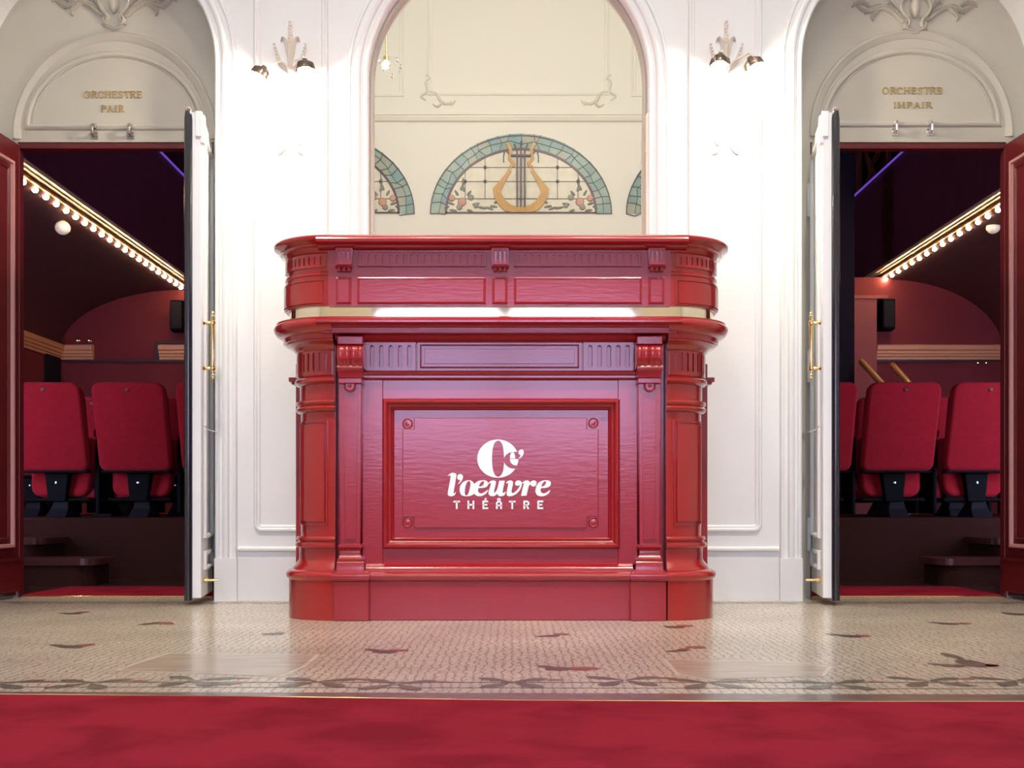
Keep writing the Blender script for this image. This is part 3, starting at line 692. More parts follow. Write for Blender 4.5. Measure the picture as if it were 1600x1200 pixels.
bm = BM(); plansweep(bm, full, [(.030, z5(371.5)), (.030, z5(370.8)), (-.3, z5(370.8)), (-.3, z5(372))], UA, UR, UY, CC); box(bm, CC-.70, CC+.70, 4.2, YW-.02, z5(376), z5(371)); obj('counter_top', bm, 'enamel_round', ctr, smooth=35)
bm = BM(); hmould(bm, 497, 1073, [(391, 4.034), (389, 4.02), (386, 4.012), (383, 4.008), (382, 3.995), (380.5, 3.982), (377, 3.972), (373, 3.970), (371, 3.978), (370, 3.99)], 4.2)
obj('upper_cornice', bm, 'enamel', ctr, smooth=35)
bm = BM(); B(bm, 513, 1048, 391, 478, 4.036, 4.1); obj('upper_front', bm, 'enamel_panel', ctr)
YU = 4.036
for a, b in ((559, 760), (803, 1003)):
    bm = BM(); q_ = lambda p, y: (X(p, YU), Z(y, YU))
    lp = [q_(a, 417), q_(b, 417), q_(b, 394), q_(a, 394)]; n = 18
    hs = [capsule(X(a+7+(b-a-14)*i/(n-1), YU), .0072, Z(412, YU), Z(399, YU)) for i in range(n)]
    wallfill(bm, [lp]+hs, YU-.006, YU); sweep(bm, lp, [(-.0, 0), (0, .010), (.004, .010), (.005, 0)][::-1], onwall(YU), closed=True)
    obj('dentil_panel', bm, 'enamel_panel', ctr, bevel=.001)
for a, b in ((558, 759), (803, 1003), (525, 549), (769, 793), (1013, 1038)):
    bm = BM(); lp = [(X(p, YU), Z(y, YU)) for p, y in ((a, 475), (b, 475), (b, 433), (a, 433))]
    sweep(bm, lp, [(0, 0), (.001, .005), (.006, .007), (.009, .004)], onwall(YU), closed=True); wallfill(bm, [[(x+(.008 if i in (0, 3) else -.008), z+(.008 if i < 2 else -.008)) for i, (x, z) in enumerate(lp)]], YU-.0045, YU)
    obj('raised_panel', bm, 'enamel_panel', ctr, smooth=30)
for mid in (537.5, 781.5, 1026.5):
    bm = BM()
    for y, Y, w in ():
        pass
    loft(bm, [[P(mid-w/2, y, Y), P(mid+w/2, y, Y), Vector((X(mid+w/2, Y), 4.05, Z(y, Y))), Vector((X(mid-w/2, Y), 4.05, Z(y, Y)))] for y, Y, w in ((418, 4.016, 27), (416, 4.012, 28), (415, 4.018, 25), (388, 4.010, 26), (386, 4.004, 30), (381, 3.992, 37), (379, 3.990, 37))])
    for i in (-1, 0, 1):
        lathe(bm, [(.0065, 0), (.008, .013)], P(mid+i*7.5, 418, 4.022), (0, 0, -1), 10)
    br = obj('small_console', bm, 'enamel', ctr, smooth=30)
    bm = BM(); lp = [(X(p, 4.012), Z(y, 4.012)) for p, y in ((mid-12, 414), (mid+12, 414), (mid+12, 388), (mid-12, 388))]
    wallfill(bm, [lp]+[capsule(X(mid+i*7, 4.012), .007, Z(411, 4.012), Z(392, 4.012)) for i in (-1, 0, 1)], 4.004, 4.0125)
    obj('fluted_face', bm, 'enamel', br)
for s in (-1, 1):
    def rect(u0, u1, z0, z1): return [(s*u0, z0), (s*u1, z0), (s*u1, z1), (s*u0, z1)]
    bm = BM(); u0, u1 = UA+.015, UA+.27
    bend(bm, fill([rect(u0, u1, z5(477), z5(437)), rect(u0+.005, u1-.005, z5(475.5), z5(439))], .006), 0, UA, UR, UY)
    bend(bm, fill([rect(u0+.010, u1-.010, z5(474), z5(441))], .008), 0, UA, UR, UY)
    obj('raised_panel', bm, 'enamel_round', ctr, smooth=35)
    bm = BM(); bend(bm, fill([rect(u0, u1, z5(418), z5(397))]+[capsule(s*(u0+.018+i*.022), .006, z5(414), z5(401)) for i in range(10)], .006), -.003, UA, UR, UY)
    obj('dentil_panel', bm, 'enamel_round', ctr, smooth=35)

# ---------------- logo
LY_ = YP-.0066
def lq(p): return (X(680+p[0]/8, LY_), Z(670+p[1]/8, LY_))
def glyph(bm, *loops):
    L_ = [[lq(v) for v in spline(l, 5, True)] for l in loops]
    wallfill(bm, L_, LY_-.0006, LY_)
lg = BM()
O = [(783+256*math.cos(math.radians(t)), 373+239*math.sin(math.radians(t))) for t in range(-20, -351, -15) if not -360 < t < -375]
outer_ = [(783+257*math.cos(math.radians(t)), 373-239*math.sin(math.radians(t))) for t in range(20, 329, 11)]
glyph(lg, [outer_[0]+(1,)]+outer_[1:-1]+[outer_[-1]+(1,)]+[(950, 495), (905, 474), (874, 440), (861, 422, 1), (852, 510), (830, 570), (787, 600), (742, 570), (718, 490), (710, 374), (718, 258), (742, 178), (787, 148), (830, 178), (852, 250), (861, 366, 1), (872, 344), (905, 310), (950, 292), (995, 288)])
glyph(lg, [(936, 371, 1), (937, 335), (950, 302), (973, 292), (990, 308), (998, 340), (999, 371, 1)])
glyph(lg, [(935, 378, 1), (1040, 378, 1), (1036, 415), (1022, 458, 1), (985, 455), (955, 435), (938, 405)])
glyph(lg, [(1040, 300), (1050, 270), (1080, 258), (1103, 272), (1105, 305), (1088, 342), (1052, 375, 1), (1044, 372, 1), (1066, 338), (1062, 322), (1046, 316)])
glyph(lg, [(160, 584, 1), (190, 559), (225, 550), (262, 566), (261, 610), (236, 760), (230, 798), (240, 806), (254, 788, 1), (259, 792, 1), (243, 828), (205, 843), (165, 834), (158, 795), (168, 740), (190, 625), (190, 588), (178, 582), (166, 592, 1)])
glyph(lg, [(276, 605), (286, 575), (315, 565), (344, 582), (344, 622), (322, 662), (291, 692, 1), (286, 687, 1), (308, 655), (312, 640), (298, 640), (281, 628)])
glyph(lg, [(305, 765), (318, 705), (358, 660), (415, 643), (460, 655), (490, 690, 1), (530, 657), (585, 643), (640, 650), (662, 682), (652, 716), (618, 736), (540, 742, 1), (535, 775), (552, 802), (592, 804), (654, 765, 1), (661, 771, 1), (630, 815), (575, 841), (522, 838), (487, 812, 1), (445, 836), (380, 843), (325, 825)],
      [(370, 790), (378, 720), (400, 668), (425, 652), (441, 680), (434, 740), (416, 805), (393, 833), (374, 822)], [(545, 722, 1), (560, 685), (590, 655), (609, 662), (606, 690), (585, 714)])
glyph(lg, [(660, 686, 1), (685, 657), (722, 645), (757, 656), (757, 690), (738, 765), (737, 793), (752, 792), (778, 745), (800, 650, 1), (870, 648, 1), (846, 768), (844, 797), (857, 800), (876, 786, 1), (882, 790, 1), (868, 826), (832, 842), (792, 838), (778, 812, 1), (742, 838), (698, 841), (668, 815), (672, 768), (694, 700), (690, 676), (667, 692, 1)])
glyph(lg, [(883, 676, 1), (905, 654), (942, 645), (970, 660), (970, 695), (956, 765), (958, 800), (990, 795), (1038, 748), (1058, 702), (1035, 712), (1006, 704), (998, 678), (1015, 653), (1046, 645), (1078, 664), (1082, 702), (1058, 765), (1010, 816), (950, 842), (906, 838), (893, 812), (900, 760), (912, 690), (903, 676), (888, 684, 1)])
glyph(lg, [(1086, 680, 1), (1110, 656), (1148, 645), (1176, 656), (1178, 680, 1), (1204, 654), (1240, 645), (1266, 668), (1258, 706), (1228, 722), (1200, 710), (1190, 694), (1168, 722), (1156, 770), (1141, 836, 1), (1073, 838, 1), (1098, 720), (1106, 690), (1102, 678), (1090, 686, 1)])
glyph(lg, [(1254, 772), (1268, 710), (1308, 662), (1368, 643), (1428, 650), (1446, 680), (1432, 716), (1394, 736), (1322, 743, 1), (1318, 775), (1336, 802), (1376, 804), (1430, 768, 1), (1438, 774, 1), (1410, 815), (1356, 842), (1298, 840), (1264, 815)],
      [(1326, 724, 1), (1338, 688), (1366, 658), (1385, 662), (1380, 690), (1358, 714)])
def st(*polys):
    for pl_ in polys: ribbon(lg, [lq(p) for p in pl_], 21/8*LY_/F, onwall(LY_), .0006)
st([(228, 910), (310, 910)], [(269, 905), (269, 1003)])
st([(415, 898), (415, 1003)], [(477, 898), (477, 1003)], [(415, 950), (477, 950)])
st([(662, 908), (601, 908), (601, 993), (662, 993)], [(601, 950), (650, 950)], [(618, 888), (640, 874)])
st([(770, 1003), (770, 930), (785, 908), (808, 908), (823, 930), (823, 1003)], [(770, 958), (823, 958)], [(776, 888), (797, 874), (818, 888)])
st([(922, 910), (1005, 910)], [(963, 905), (963, 1003)])
st([(1113, 1003), (1113, 908), (1150, 908), (1166, 922), (1166, 940), (1150, 957), (1113, 957)], [(1140, 957), (1166, 1003)])
st([(1350, 908), (1288, 908), (1288, 993), (1350, 993)], [(1288, 950), (1338, 950)])
setp(obj('logo', lg, 'logo', pn), "pale lettering reading l'œuvre THÉÂTRE below a round monogram")

# ================================================================== WALL SCONCES
def sconce(pxc, cups, fin, label):
    base = P(pxc, 120, YW); t = thing('wall_sconce', base, label, 'wall lamp')
    q = YW/F
    bm = BM(); fn = lambda u, v, h: Vector((base.x+u*q, YW-h, Z(0, YW)-v*q))
    fx = fin-pxc
    leaf(bm, [(fx, 118), (fx-1, 92), (fx, 70), (fx, 52), (fx-1, 34)], 4.5, .022, fn)
    for k in range(7): sphere(bm, fn(fx+math.sin(k*2)*1.2, 36+k*5, .014), .0075, 6)
    for s in (-1, 1):
        leaf(bm, [(fx, 100), (fx+s*4, 84), (fx+s*7, 66), (fx+s*12, 60), (fx+s*15, 66)], 3, .02, fn)
        leaf(bm, [(fx, 112), (fx+s*14, 100), (fx+s*20, 86), (fx+s*24, 72)], 3.2, .022, fn)
        for k in range(6): sphere(bm, fn(fx+s*(18+k*1.3), 96-k*5, .016), .006, 6)
        leaf(bm, [(fx, 114), (fx+s*8, 130), (fx+s*6, 150), (fx, 165)], 4, .010, fn)
        leaf(bm, [(fx+s*2, 160), (fx+s*9, 185), (fx+s*16, 215), (fx+s*12, 226), (fx+s*7, 220)], 3, .005, fn)
        leaf(bm, [(fx, 215), (fx+s*10, 232), (fx+s*18, 240), (fx+s*20, 236)], 3, .005, fn)
    leaf(bm, [(fx, 150), (fx, 200), (fx, 240), (fx, 270)], 4, .006, fn)
    obj('plaster_backplate', bm, 'sconce', t, smooth=50)
    for cxp, cyp, tilt in cups:
        Yc = YW-.115; c = P(cxp, cyp, Yc); s = 1 if cxp > pxc else -1
        st_ = fn(fx, 118, .02)
        path = [st_, st_+Vector((s*.02, -.04, .035)), Vector(((st_.x+c.x)/2+s*.02, YW-.08, c.z+.052)), c+Vector((-s*.012, .01, .052)), c+Vector((0, 0, .030))]
        pp = []
        for i in range(len(path)-1):
            p0 = path[max(i-1, 0)]; p1 = path[i]; p2 = path[i+1]; p3 = path[min(i+2, len(path)-1)]
            for k in range(5):
                u = k/5; pp.append(.5*((2*p1)+(-p0+p2)*u+(2*p0-5*p1+4*p2-p3)*u*u+(-p0+3*p1-3*p2+p3)*u**3))
        pp.append(path[-1])
        bm = BM(); tube(bm, pp, .0045, 8); obj('arm', bm, 'sconce', t, smooth=60)
        ax = Vector((tilt*.5, -.12, -1)).normalized()
        bm = BM()
        lathe(bm, [(.003, -.040), (.010, -.038), (.012, -.030), (.022, -.024), (.031, -.013), (.035, .002), (.034, .012), (.031, .012), (.032, .002), (.028, -.010), (.020, -.018), (.006, -.022)], c, ax, 18)
        for k in range(6):
            a_ = k*PI/3; tt = ax.orthogonal().normalized(); b2 = ax.cross(tt); d = tt*math.cos(a_)+b2*math.sin(a_)
            tube(bm, [c-ax*.028+d*.016, c-ax*.012+d*.033, c+ax*.008+d*.037, c+ax*.018+d*.040], [.002, .006, .007, .002], 6)
        cu = obj('socket_cup', bm, 'cup', t, smooth=50)
        bm = BM(); lathe(bm, [(.006, -.016), (.014, -.008), (.021, .004), (.022, .014), (.017, .026), (.008, .033), (.001, .035)], c, ax, 16)
        obj('bulb', bm, 'bulb', cu, smooth=60)
sconce(450, ((407, 116, -1), (477, 106, .15)), 454, 'plaster wall sconce with two lit bulbs on the left pier')
sconce(1148, ((1125, 97, -.15), (1177, 101, 1)), 1134, 'plaster wall sconce with two lit bulbs on the right pier')

# ================================================================== DOORS (leaves opened towards the viewer)
zfoot = .030
def hinge_leaf(dn, s, white):
    """s=-1 left doorway; white: the leaf next to the pier (its ivory face shows), else the outer leaf (its red face shows)"""
    side = 'left' if s < 0 else 'right'
    if white:
        hx = s*1.322; nx = s*1.262
    else:
        hx = s*2.177; nx = s*2.205
    Yh, Yn = YD-.004, YD-.410
    h = Vector((hx, Yh, 0)); d = Vector((nx-hx, Yn-Yh, 0)); Ld = d.length; d.normalize()
    # n points to the camera side (towards x=0)
    n = Vector((-s, 0, 0)); n = (n-d*n.dot(d)).normalized()
    T = .046
    def fr_(u, w, z): return h+d*u+n*w+Vector((0, 0, z))
    def lb(bm, u0, u1, w0, w1, z0, z1, mi=0):
        c = [fr_(u, w, z) for u, w, z in ((u0, w0, z0), (u1, w0, z0), (u1, w1, z0), (u0, w1, z0), (u0, w0, z1), (u1, w0, z1), (u1, w1, z1), (u0, w1, z1))]
        v = [bm.verts.new(x) for x in c]
        for f in ((0,3,2,1),(4,5,6,7),(0,1,5,4),(1,2,6,5),(2,3,7,6),(3,0,4,7)):
            bm.faces.new([v[i] for i in f]).material_index = mi
    ztop = DH-.012
    lab = ('ivory faced door leaf with brass pull, folded open beside the %s pier' if white else 'dark red door leaf with pink beaded panel at the %s edge of the photo') % side
    t = thing('door_%d' % dn, (hx, Yh, 0), lab, 'door', None, 'structure')
    del t['category']
    bm = BM()
    if white: lb(bm, 0, Ld, -T, 0, zfoot, ztop, 0); lb(bm, 0, Ld-.002, -T-.008, -T, zfoot, ztop, 1)
    else: lb(bm, 0, Ld, -T, 0, zfoot, ztop, 1); lb(bm, 0, Ld, -T-.006, -T, zfoot, ztop, 0)
    obj('door_leaf', bm, ['wall', 'redpaint2'], t, bevel=.002)
    # panel moulding on the visible face
    fn = lambda u, v, hh: fr_(u, hh, v)
    bm = BM()
    if white:
        for z0, z1 in ((.14, .22), (.27, 1.93)):
            sweep(bm, [(.06, z0), (Ld-.07, z0), (Ld-.07, z1), (.06, z1)], [(0, 0), (.002, .012), (.012, .014), (.020, .006), (.022, 0)], fn, closed=True)
        obj('panel_moulding', bm, 'wall', t, smooth=40)
        # black rubber finger guard on the leading edge
        bm = BM(); c = fr_(Ld+.002, -T-.004, 0)
        tube(bm, [c+Vector((0, 0, z)) for z in (.02, .4, .8, 1.2, 1.6, ztop-.03, ztop+.0)], [.0165]*6+[.013], 14)
        lb(bm, Ld-.02, Ld+.004, -T-.014, -T+.004, .02, ztop-.01)
        obj('rubber_edge_guard', bm, 'black', t, smooth=50)
        bm = BM(); lathe(bm, [(.004, 0), (.011, .004), (.014, .012), (.008, .022), (.0, .026)], fr_(Ld, -T-.004, ztop-.002), (0, 0, 1), 12); obj('guard_cap', bm, 'chrome', t, smooth=50)
        # lock case at the top
        bm = BM(); lb(bm, Ld-.03, Ld+.006, -.004, .014, ztop-.125, ztop-.01); lb(bm, Ld-.012, Ld+.010, -.022, .004, ztop-.10, ztop+.004); obj('top_bolt_case', bm, 'wall', t, bevel=.003)
        # pull handle
        bm = BM(); u = Ld-.075; za, zb_ = Z(580, 4.72), Z(500, 4.72)
        tube(bm, [fr_(u, .038, z) for z in (za-.005, za+.03, (za+zb_)/2, zb_-.03, zb_+.005)], [.006, .0075, .0065, .0075, .006], 10)
        for z in (za+.012, zb_-.012):
            tube(bm, [fr_(u, 0, z), fr_(u, .010, z), fr_(u, .038, z)], [.012, .007, .008], 10)
            lathe(bm, [(.0, -.013), (.010, -.009), (.0125, 0), (.010, .009), (0, .013)], fr_(u, .038, z), (0, 0, 1), 12)
        for z, sg in ((za-.01, -1), (zb_+.01, 1)):
            lathe(bm, [(.006, 0), (.009, .006), (.004, .012), (.007, .018), (.0, .028)], fr_(u, .038, z), (0, 0, sg), 12)
        obj('pull_handle', bm, 'brass', t, smooth=50)
        bm = BM(); zz = Z(906, 4.72); tube(bm, [fr_(u+.01, 0, zz), fr_(u+.01, .018, zz), fr_(u+.01, .019, zz), fr_(u+.01, .060, zz)], [.011, .011, .006, .006], 10)
        obj('door_stop', bm, 'brass', t, smooth=50)
        bm = BM(); zz = Z(671, 4.72)
        tube(bm, [fr_(u+.02, 0, zz+.01), fr_(u+.02, .012, zz+.012), fr_(u+.01, .016, zz), fr_(u-.02, .03, zz-.004), fr_(u-.12, .04, zz-.004), fr_(u-.2, .03, zz-.004)], .0022, 6); obj('hook_wire', bm, 'chrome', t, smooth=50)
        for z in (1.75, 1.02, .28):
            bm = BM(); lathe(bm, [(.0, -.075), (.008, -.072), (.0095, -.065), (.0095, .065), (.008, .072), (0, .075)], fr_(.02, .012, z), (0, 0, 1), 10); obj('hinge', bm, 'wall', t, smooth=50)
    else:
        z0, z1 = Z(856, 4.97), Z(250, 4.97)
        sweep(bm, [(.055, z0), (Ld-.05, z0), (Ld-.05, z1), (.055, z1)], [(0, 0), (.001, .012), (.006, .015), (.014, .013), (.016, .006), (.018, 0)], fn, closed=True)
        obj('pink_beading', bm, 'pink', t, smooth=40)
        bm = BM(); sweep(bm, [(.085, z0+.03), (Ld-.08, z0+.03), (Ld-.08, z1-.03), (.085, z1-.03)], [(0, 0), (.001, .004), (.010, .006), (.016, 0)], fn, closed=True)
        lb(bm, 0, Ld, 0, .012, zfoot, Z(872, 4.97)); lb(bm, 0, Ld, 0, .018, Z(877, 4.97), Z(872, 4.97))
        obj('kick_rail', bm, 'redpaint2', t, bevel=.002)
        bm = BM(); lb(bm, .01, Ld-.02, -T+.006, -.008, .012, zfoot); obj('brush_seal', bm, 'black', t)
hinge_leaf(1, -1, True); hinge_leaf(2, -1, False); hinge_leaf(3, 1, True); hinge_leaf(4, 1, False)
# maroon door frames
for s in (-1, 1):
    bm = BM(); a, b = sorted((s*DX0, s*DX1))
    box(bm, a+.001, b-.001, YD+.004, YD+.05, DH-.028, DH-.001); box(bm, a-.0, a+.008, YD+.004, YD+.05, .0, DH-.028); box(bm, b-.008, b, YD+.004, YD+.05, .0, DH-.028)
    struct('trim_%d' % tn, bm, 'redpaint', 'maroon frame of the %s doorway' % ('left' if s < 0 else 'right'), bevel=.003); tn += 1
    bm = BM(); box(bm, a+.002, b-.002, YD+.015, YD+.035, 0, .006); tagobj(obj('threshold_strip', bm, 'brass', None, bevel=.002), 'brass threshold strip at the foot of the %s doorway' % ('left' if s < 0 else 'right'), 'threshold')
    bm = BM(); xa, xb = sorted((s*1.0, s*3.0)); 
    loft(bm, [[(xa if k in (0, 3) else xb, Y, z) for k, (Y, z) in enumerate(((0, 0),)*0)] for _ in ()]) if False else None
    box(bm, a-.0, b+.0, YD+.038, YD+.60, .0005, .010); tagobj(obj('door_mat', bm, 'carpet', None, bevel=.003), 'bright red carpet strip just inside the %s doorway' % ('left' if s < 0 else 'right'), 'carpet')

# ================================================================== WALL BEHIND THE CAMERA (seen in the mirror)
ZV = 2*YM-YB                      # apparent distance of that wall in the mirror
def MX(px): return (px-800)*ZV/F
def MZ(py): return HC+(HY-py)*ZV/F
dx0, dx1, dz0, dz1 = -1.2, 1.1, .75, 1.95
outer = [(-3.4, 0), (3.4, 0), (3.4, HT), (-3.4, HT)]
hole = [(dx0, dz0), (dx1, dz0), (dx1, dz1), (dx0, dz1)]
bm = BM(); wallfill(bm, [outer, hole], YB-.12, YB)
fb = lambda u, v, h: Vector((u, YB+h, v))
for py, w, h_ in ((178, .035, .03), (190, .02, .018), (150, .03, .02)):
    pass
DM = [(-.02, 0), (-.018, .02), (-.006, .028), (.006, .02), (.012, .026), (.02, .012), (.022, 0)]
sweep(bm, [(-3.3, MZ(187)), (3.3, MZ(187))], DM, fb); sweep(bm, [(-3.3, MZ(178)), (3.3, MZ(178))], [(-.012, 0), (-.01, .016), (.01, .016), (.012, 0)], fb)
def mpanel(x0, x1, z0, z1):
    sweep(bm, [(x0, z0), (x1, z0), (x1, z1), (x0, z1)], [(0, 0), (.002, .014), (.012, .018), (.02, .010), (.04, .010), (.045, 0)], fb, closed=True)
mpanel(MX(668), MX(952), MZ(149), 5.4); mpanel(MX(400), MX(632), MZ(151), 5.4); mpanel(MX(986), MX(1200), MZ(151), 5.4)
mq = ZV/F
for cx, s in ((668, 1), (952, -1)):
    fn2 = lambda u, v, h: Vector((MX(cx)+s*u*mq, YB+h, MZ(149)-v*mq))
    leaf(bm, [(-2, -32), (4, -26), (-2, -20), (0, -6), (-10, 2), (-2, 8)], 2.5, .03, fn2); leaf(bm, [(0, -6), (14, -2), (20, 8), (30, 14), (38, 10)], 2.8, .03, fn2)
    leaf(bm, [(14, 0), (22, 10), (16, 18), (8, 14)], 2.2, .03, fn2); leaf(bm, [(28, 12), (38, 14), (44, 8)], 2, .025, fn2)
struct('wall_front', bm, 'cream', 'cream panelled wall with leaded lunettes, reflected in the mirror', smooth=35)
# street doors: frame and glass
t = thing('door_5', ((dx0+dx1)/2, YB-.06, 0), 'glazed street doors behind the viewpoint', 'door', None, 'structure'); del t['category']
bm = BM(); xm = (dx0+dx1)/2
for a, b in ((dx0, dx0+.05), (xm-.05, xm+.05), (dx1-.05, dx1)): box(bm, a, b, YB-.09, YB-.04, dz0, dz1)
for a, b in ((dz0, dz0+.05), (dz1-.05, dz1)): box(bm, dx0, dx1, YB-.09, YB-.04, a, b)
obj('door_frame', bm, 'wall', t, bevel=.003)
def glass_thin():
    m = bpy.data.materials.new('clear_pane'); m.use_nodes = True; nt = m.node_tree; nt.nodes.clear()
    o = nt.nodes.new('ShaderNodeOutputMaterial'); mx = nt.nodes.new('ShaderNodeMixShader'); tr = nt.nodes.new('ShaderNodeBsdfTransparent'); gl = nt.nodes.new('ShaderNodeBsdfGlossy')
    gl.inputs['Roughness'].default_value = .02; mx.inputs[0].default_value = .06; nt.links.new(tr.outputs[0], mx.inputs[1]); nt.links.new(gl.outputs[0], mx.inputs[2]); nt.links.new(mx.outputs[0], o.inputs[0]); return m
bm = BM(); box(bm, dx0+.03, dx1-.03, YB-.068, YB-.062, dz0+.03, dz1-.03); obj('glass_pane', bm, glass_thin(), t)
# lunettes
def lunette(n_, pxc, hw, label, lyre=True):
    py1, py0 = 334, 209
    cx = MX(pxc); cz = MZ(py1); rx = hw*mq; rz = (py1-py0)*mq
    t = thing('window_%d' % n_, (cx, YB, cz), label, 'window', None, 'structure'); del t['category']
    f = fb
    def Lp(u, v): return (cx+u*mq, cz+v*mq)
    bm = BM()
    # tinted border pieces
    N_ = 26; ang = [i*180/N_+random.uniform(-1.5, 1.5) for i in range(N_+1)]; ang[0] = 0; ang[-1] = 180
    k1, k2 = 1.0, .83; mids = [random.uniform(.885, .94) for _ in range(N_)]
    def el(a, k): return (cx+rx*k*math.cos(math.radians(a)), cz+(rz*(k if k == 1 else k-.02))*math.sin(math.radians(a)))
    def quad(pts, mi, h): 
        vs = [bm.verts.new(f(u, v, h)) for u, v in pts]
        bm.faces.new(vs).material_index = mi
    for i in range(N_):
        a0, a1 = ang[i], ang[i+1]
        quad([el(a0, 1), el(a1, 1), el(a1, mids[i]), el(a0, mids[i-1])], random.choice((0, 1, 2, 3, 1)), .006)
        quad([el(a0, mids[i-1]), el(a1, mids[i]), el(a1, k2), el(a0, k2)], random.choice((0, 1, 2, 1, 3)), .006)
    quad([el(a, k2) for a in range(0, 181, 6)], 4, .005)
    obj('stained_panes', bm, ['teal1', 'teal2', 'teal3', 'teal4', 'pane'], t)
    bm = BM()
    for i in range(N_+1):
        ribbon(bm, [el(ang[i], 1), el(ang[i]+random.uniform(-2, 2), mids[i-1 if i else 0]), el(ang[i]+random.uniform(-2, 2), k2)], .006, f, .010)
        if i < N_: ribbon(bm, [el(ang[i], mids[i-1 if i else 0]), el(ang[i+1], mids[i])], .006, f, .010)
    ribbon(bm, [el(a, .995) for a in range(0, 181, 5)], .010, f, .012)
    for vv in (50, 72, 23):
        lim = rx*k2/mq*math.sqrt(max(0, 1-(vv*mq/(rz*.81))**2)); ribbon(bm, [Lp(-lim, vv), Lp(lim, vv)], .0055, f, .010)
    for uu in (-87, -56, 57, 89):
        lim = rz*.81/mq*math.sqrt(1-(uu*mq/(rx*k2))**2); ribbon(bm, [Lp(uu, 0 if abs(uu) < 0 else 23), Lp(uu, lim)], .0055, f, .010)
        for vv in (50, 72):
            if vv < lim: lathe(bm, [(.016, 0), (.016, .008), (.0, .010)], f(*Lp(uu, vv), .008), (0, 1, 0), 10)
    obj('leading', bm, 'lead', t)
    bm = BM()
    ribbon(bm, [el(a, .825) for a in range(0, 181, 5)], .020, f, .014); ribbon(bm, [Lp(-hw*.83, 1.5), Lp(hw*.83, 1.5)], .012, f, .014)
    for uu in (-6, 0, 6): ribbon(bm, [Lp(uu, 10), Lp(uu, 96 if uu else 102), Lp(uu*1.7, 108 if uu else 112)], .014, f, .030)
    for s in (-1, 1): ribbon(bm, [Lp(s*18, 92), Lp(s*24, 98), Lp(s*27, 90), Lp(s*27, 80)], .010, f, .020, smooth=True)
    ribbon(bm, [Lp(-16, 90), Lp(16, 90)], .018, f, .026)
    obj('violet_bands', bm, 'purple', t)
    bm = BM()
    body = [(-19, 72), (-24, 62), (-44, 38), (-40, 22), (-24, 4), (0, 2), (24, 4), (40, 22), (44, 38), (24, 62), (19, 72), (15, 66), (30, 38), (28, 26), (16, 14), (0, 10), (-16, 14), (-28, 26), (-30, 38), (-15, 66)]
    body = [p+(1,) if p in ((-19, 72), (19, 72), (15, 66), (-15, 66), (-44, 38), (44, 38)) else p for p in body]
    merge(bm, fill([[Lp(*p) for p in spline(body, 4, True)]], .016), lambda c: Vector((c.x, YB+.006+c.z, c.y)))
    for s in (-1, 1): ribbon(bm, [Lp(s*17, 72), Lp(s*12, 78), Lp(s*18, 86), Lp(s*16, 98), Lp(s*22, 110)], .028, f, .020, smooth=True)
    obj('lyre', bm, 'lyre', t)
    bm = BM()
    for s in (-1, 1):
        for (u, v, r_) in ((92, 18, 7), (108, 24, 5.5), (78, 25, 5), (96, 10, 5), (70, 12, 4)):
            c = f(*Lp(s*u, v), .008); lathe(bm, [(r_*mq, 0), (r_*mq*.8, .008), (.001, .010)], c, (0, 1, 0), 10, mi=0 if r_ > 5 else 1)
        for (u, v, a, L_) in ((88, 34, 70, 12), (94, 36, 110, 10), (90, 44, 90, 12), (104, 14, 20, 12), (76, 14, 170, 12), (66, 10, 190, 14), (54, 10, 200, 12), (42, 16, 150, 12), (84, 6, 200, 10), (60, 8, 170, 10), (48, 12, 190, 12), (98, 28, 60, 10), (84, 28, 130, 10), (112, 12, -30, 9), (100, 4, 10, 12)):
            d = Vector((math.cos(math.radians(a))*s, math.sin(math.radians(a)))); p = Vector((s*u, v))
            leaf(bm, [tuple(p), tuple(p+d*L_*.5), tuple(p+d*L_)], 2.2, .008, lambda uu, v2, h: f(*Lp(uu, v2), h+.006), 3, mi=1)
    obj('rose_garland', bm, ['rose', 'leafg'], t)
lunette(1, 814, 142, 'stained glass lunette with golden lyre and teal border above the street doors')
lunette(2, 506, 142, 'stained glass lunette to the left of the lyre window')
lunette(3, 1120, 142, 'stained glass lunette to the right of the lyre window')
# crystal pendants that hang in the foyer (seen in the mirror)
def pendant(x, z, label):
    Yp = 1.5
    t = thing('crystal_pendant', (x, Yp, z), label, 'ceiling lamp')
    bm = BM(); tube(bm, [(x, Yp, HT), (x, Yp, z+.07)], .005, 8); lathe(bm, [(.05, 0), (.04, .03), (.01, .04)], (x, Yp, HT), (0, 0, -1), 16); obj('chain', bm, 'brass', t, smooth=50)
    bm = BM(); lathe(bm, [(.004, .07), (.02, .065), (.022, .03), (.012, .024)], (x, Yp, z), (0, 0, 1), 12); obj('socket', bm, 'brass', t, smooth=50)
    bm = BM(); sphere(bm, (x, Yp, z), .026, 10); obj('bulb', bm, 'bulb2', t, smooth=60)
    for k in range(10):
        a = k*2*PI/10; bm = BM(); r = .11
        c = Vector((x+r*math.cos(a), Yp+r*math.sin(a), z-.01+.03*math.sin(k*2.1)))
        lathe(bm, [(0, -.022), (.010, -.004), (.007, .012), (0, .018)], c, (0, 0, 1), 6); tube(bm, [c+Vector((0, 0, .016)), (x+.02*math.cos(a), Yp+.02*math.sin(a), z+.06)], .0012, 4)
        obj('crystal_drop', bm, 'crystal', t)
PZ = 2*YM-1.5
pendant((603-800)*PZ/F, HC+(HY-102)*PZ/F, 'crystal drop pendant lamp, the left one reflected in the mirror')
pendant((1022-800)*PZ/F, HC+(HY-70)*PZ/F, 'crystal drop pendant lamp, the right one beyond the mirror edge')

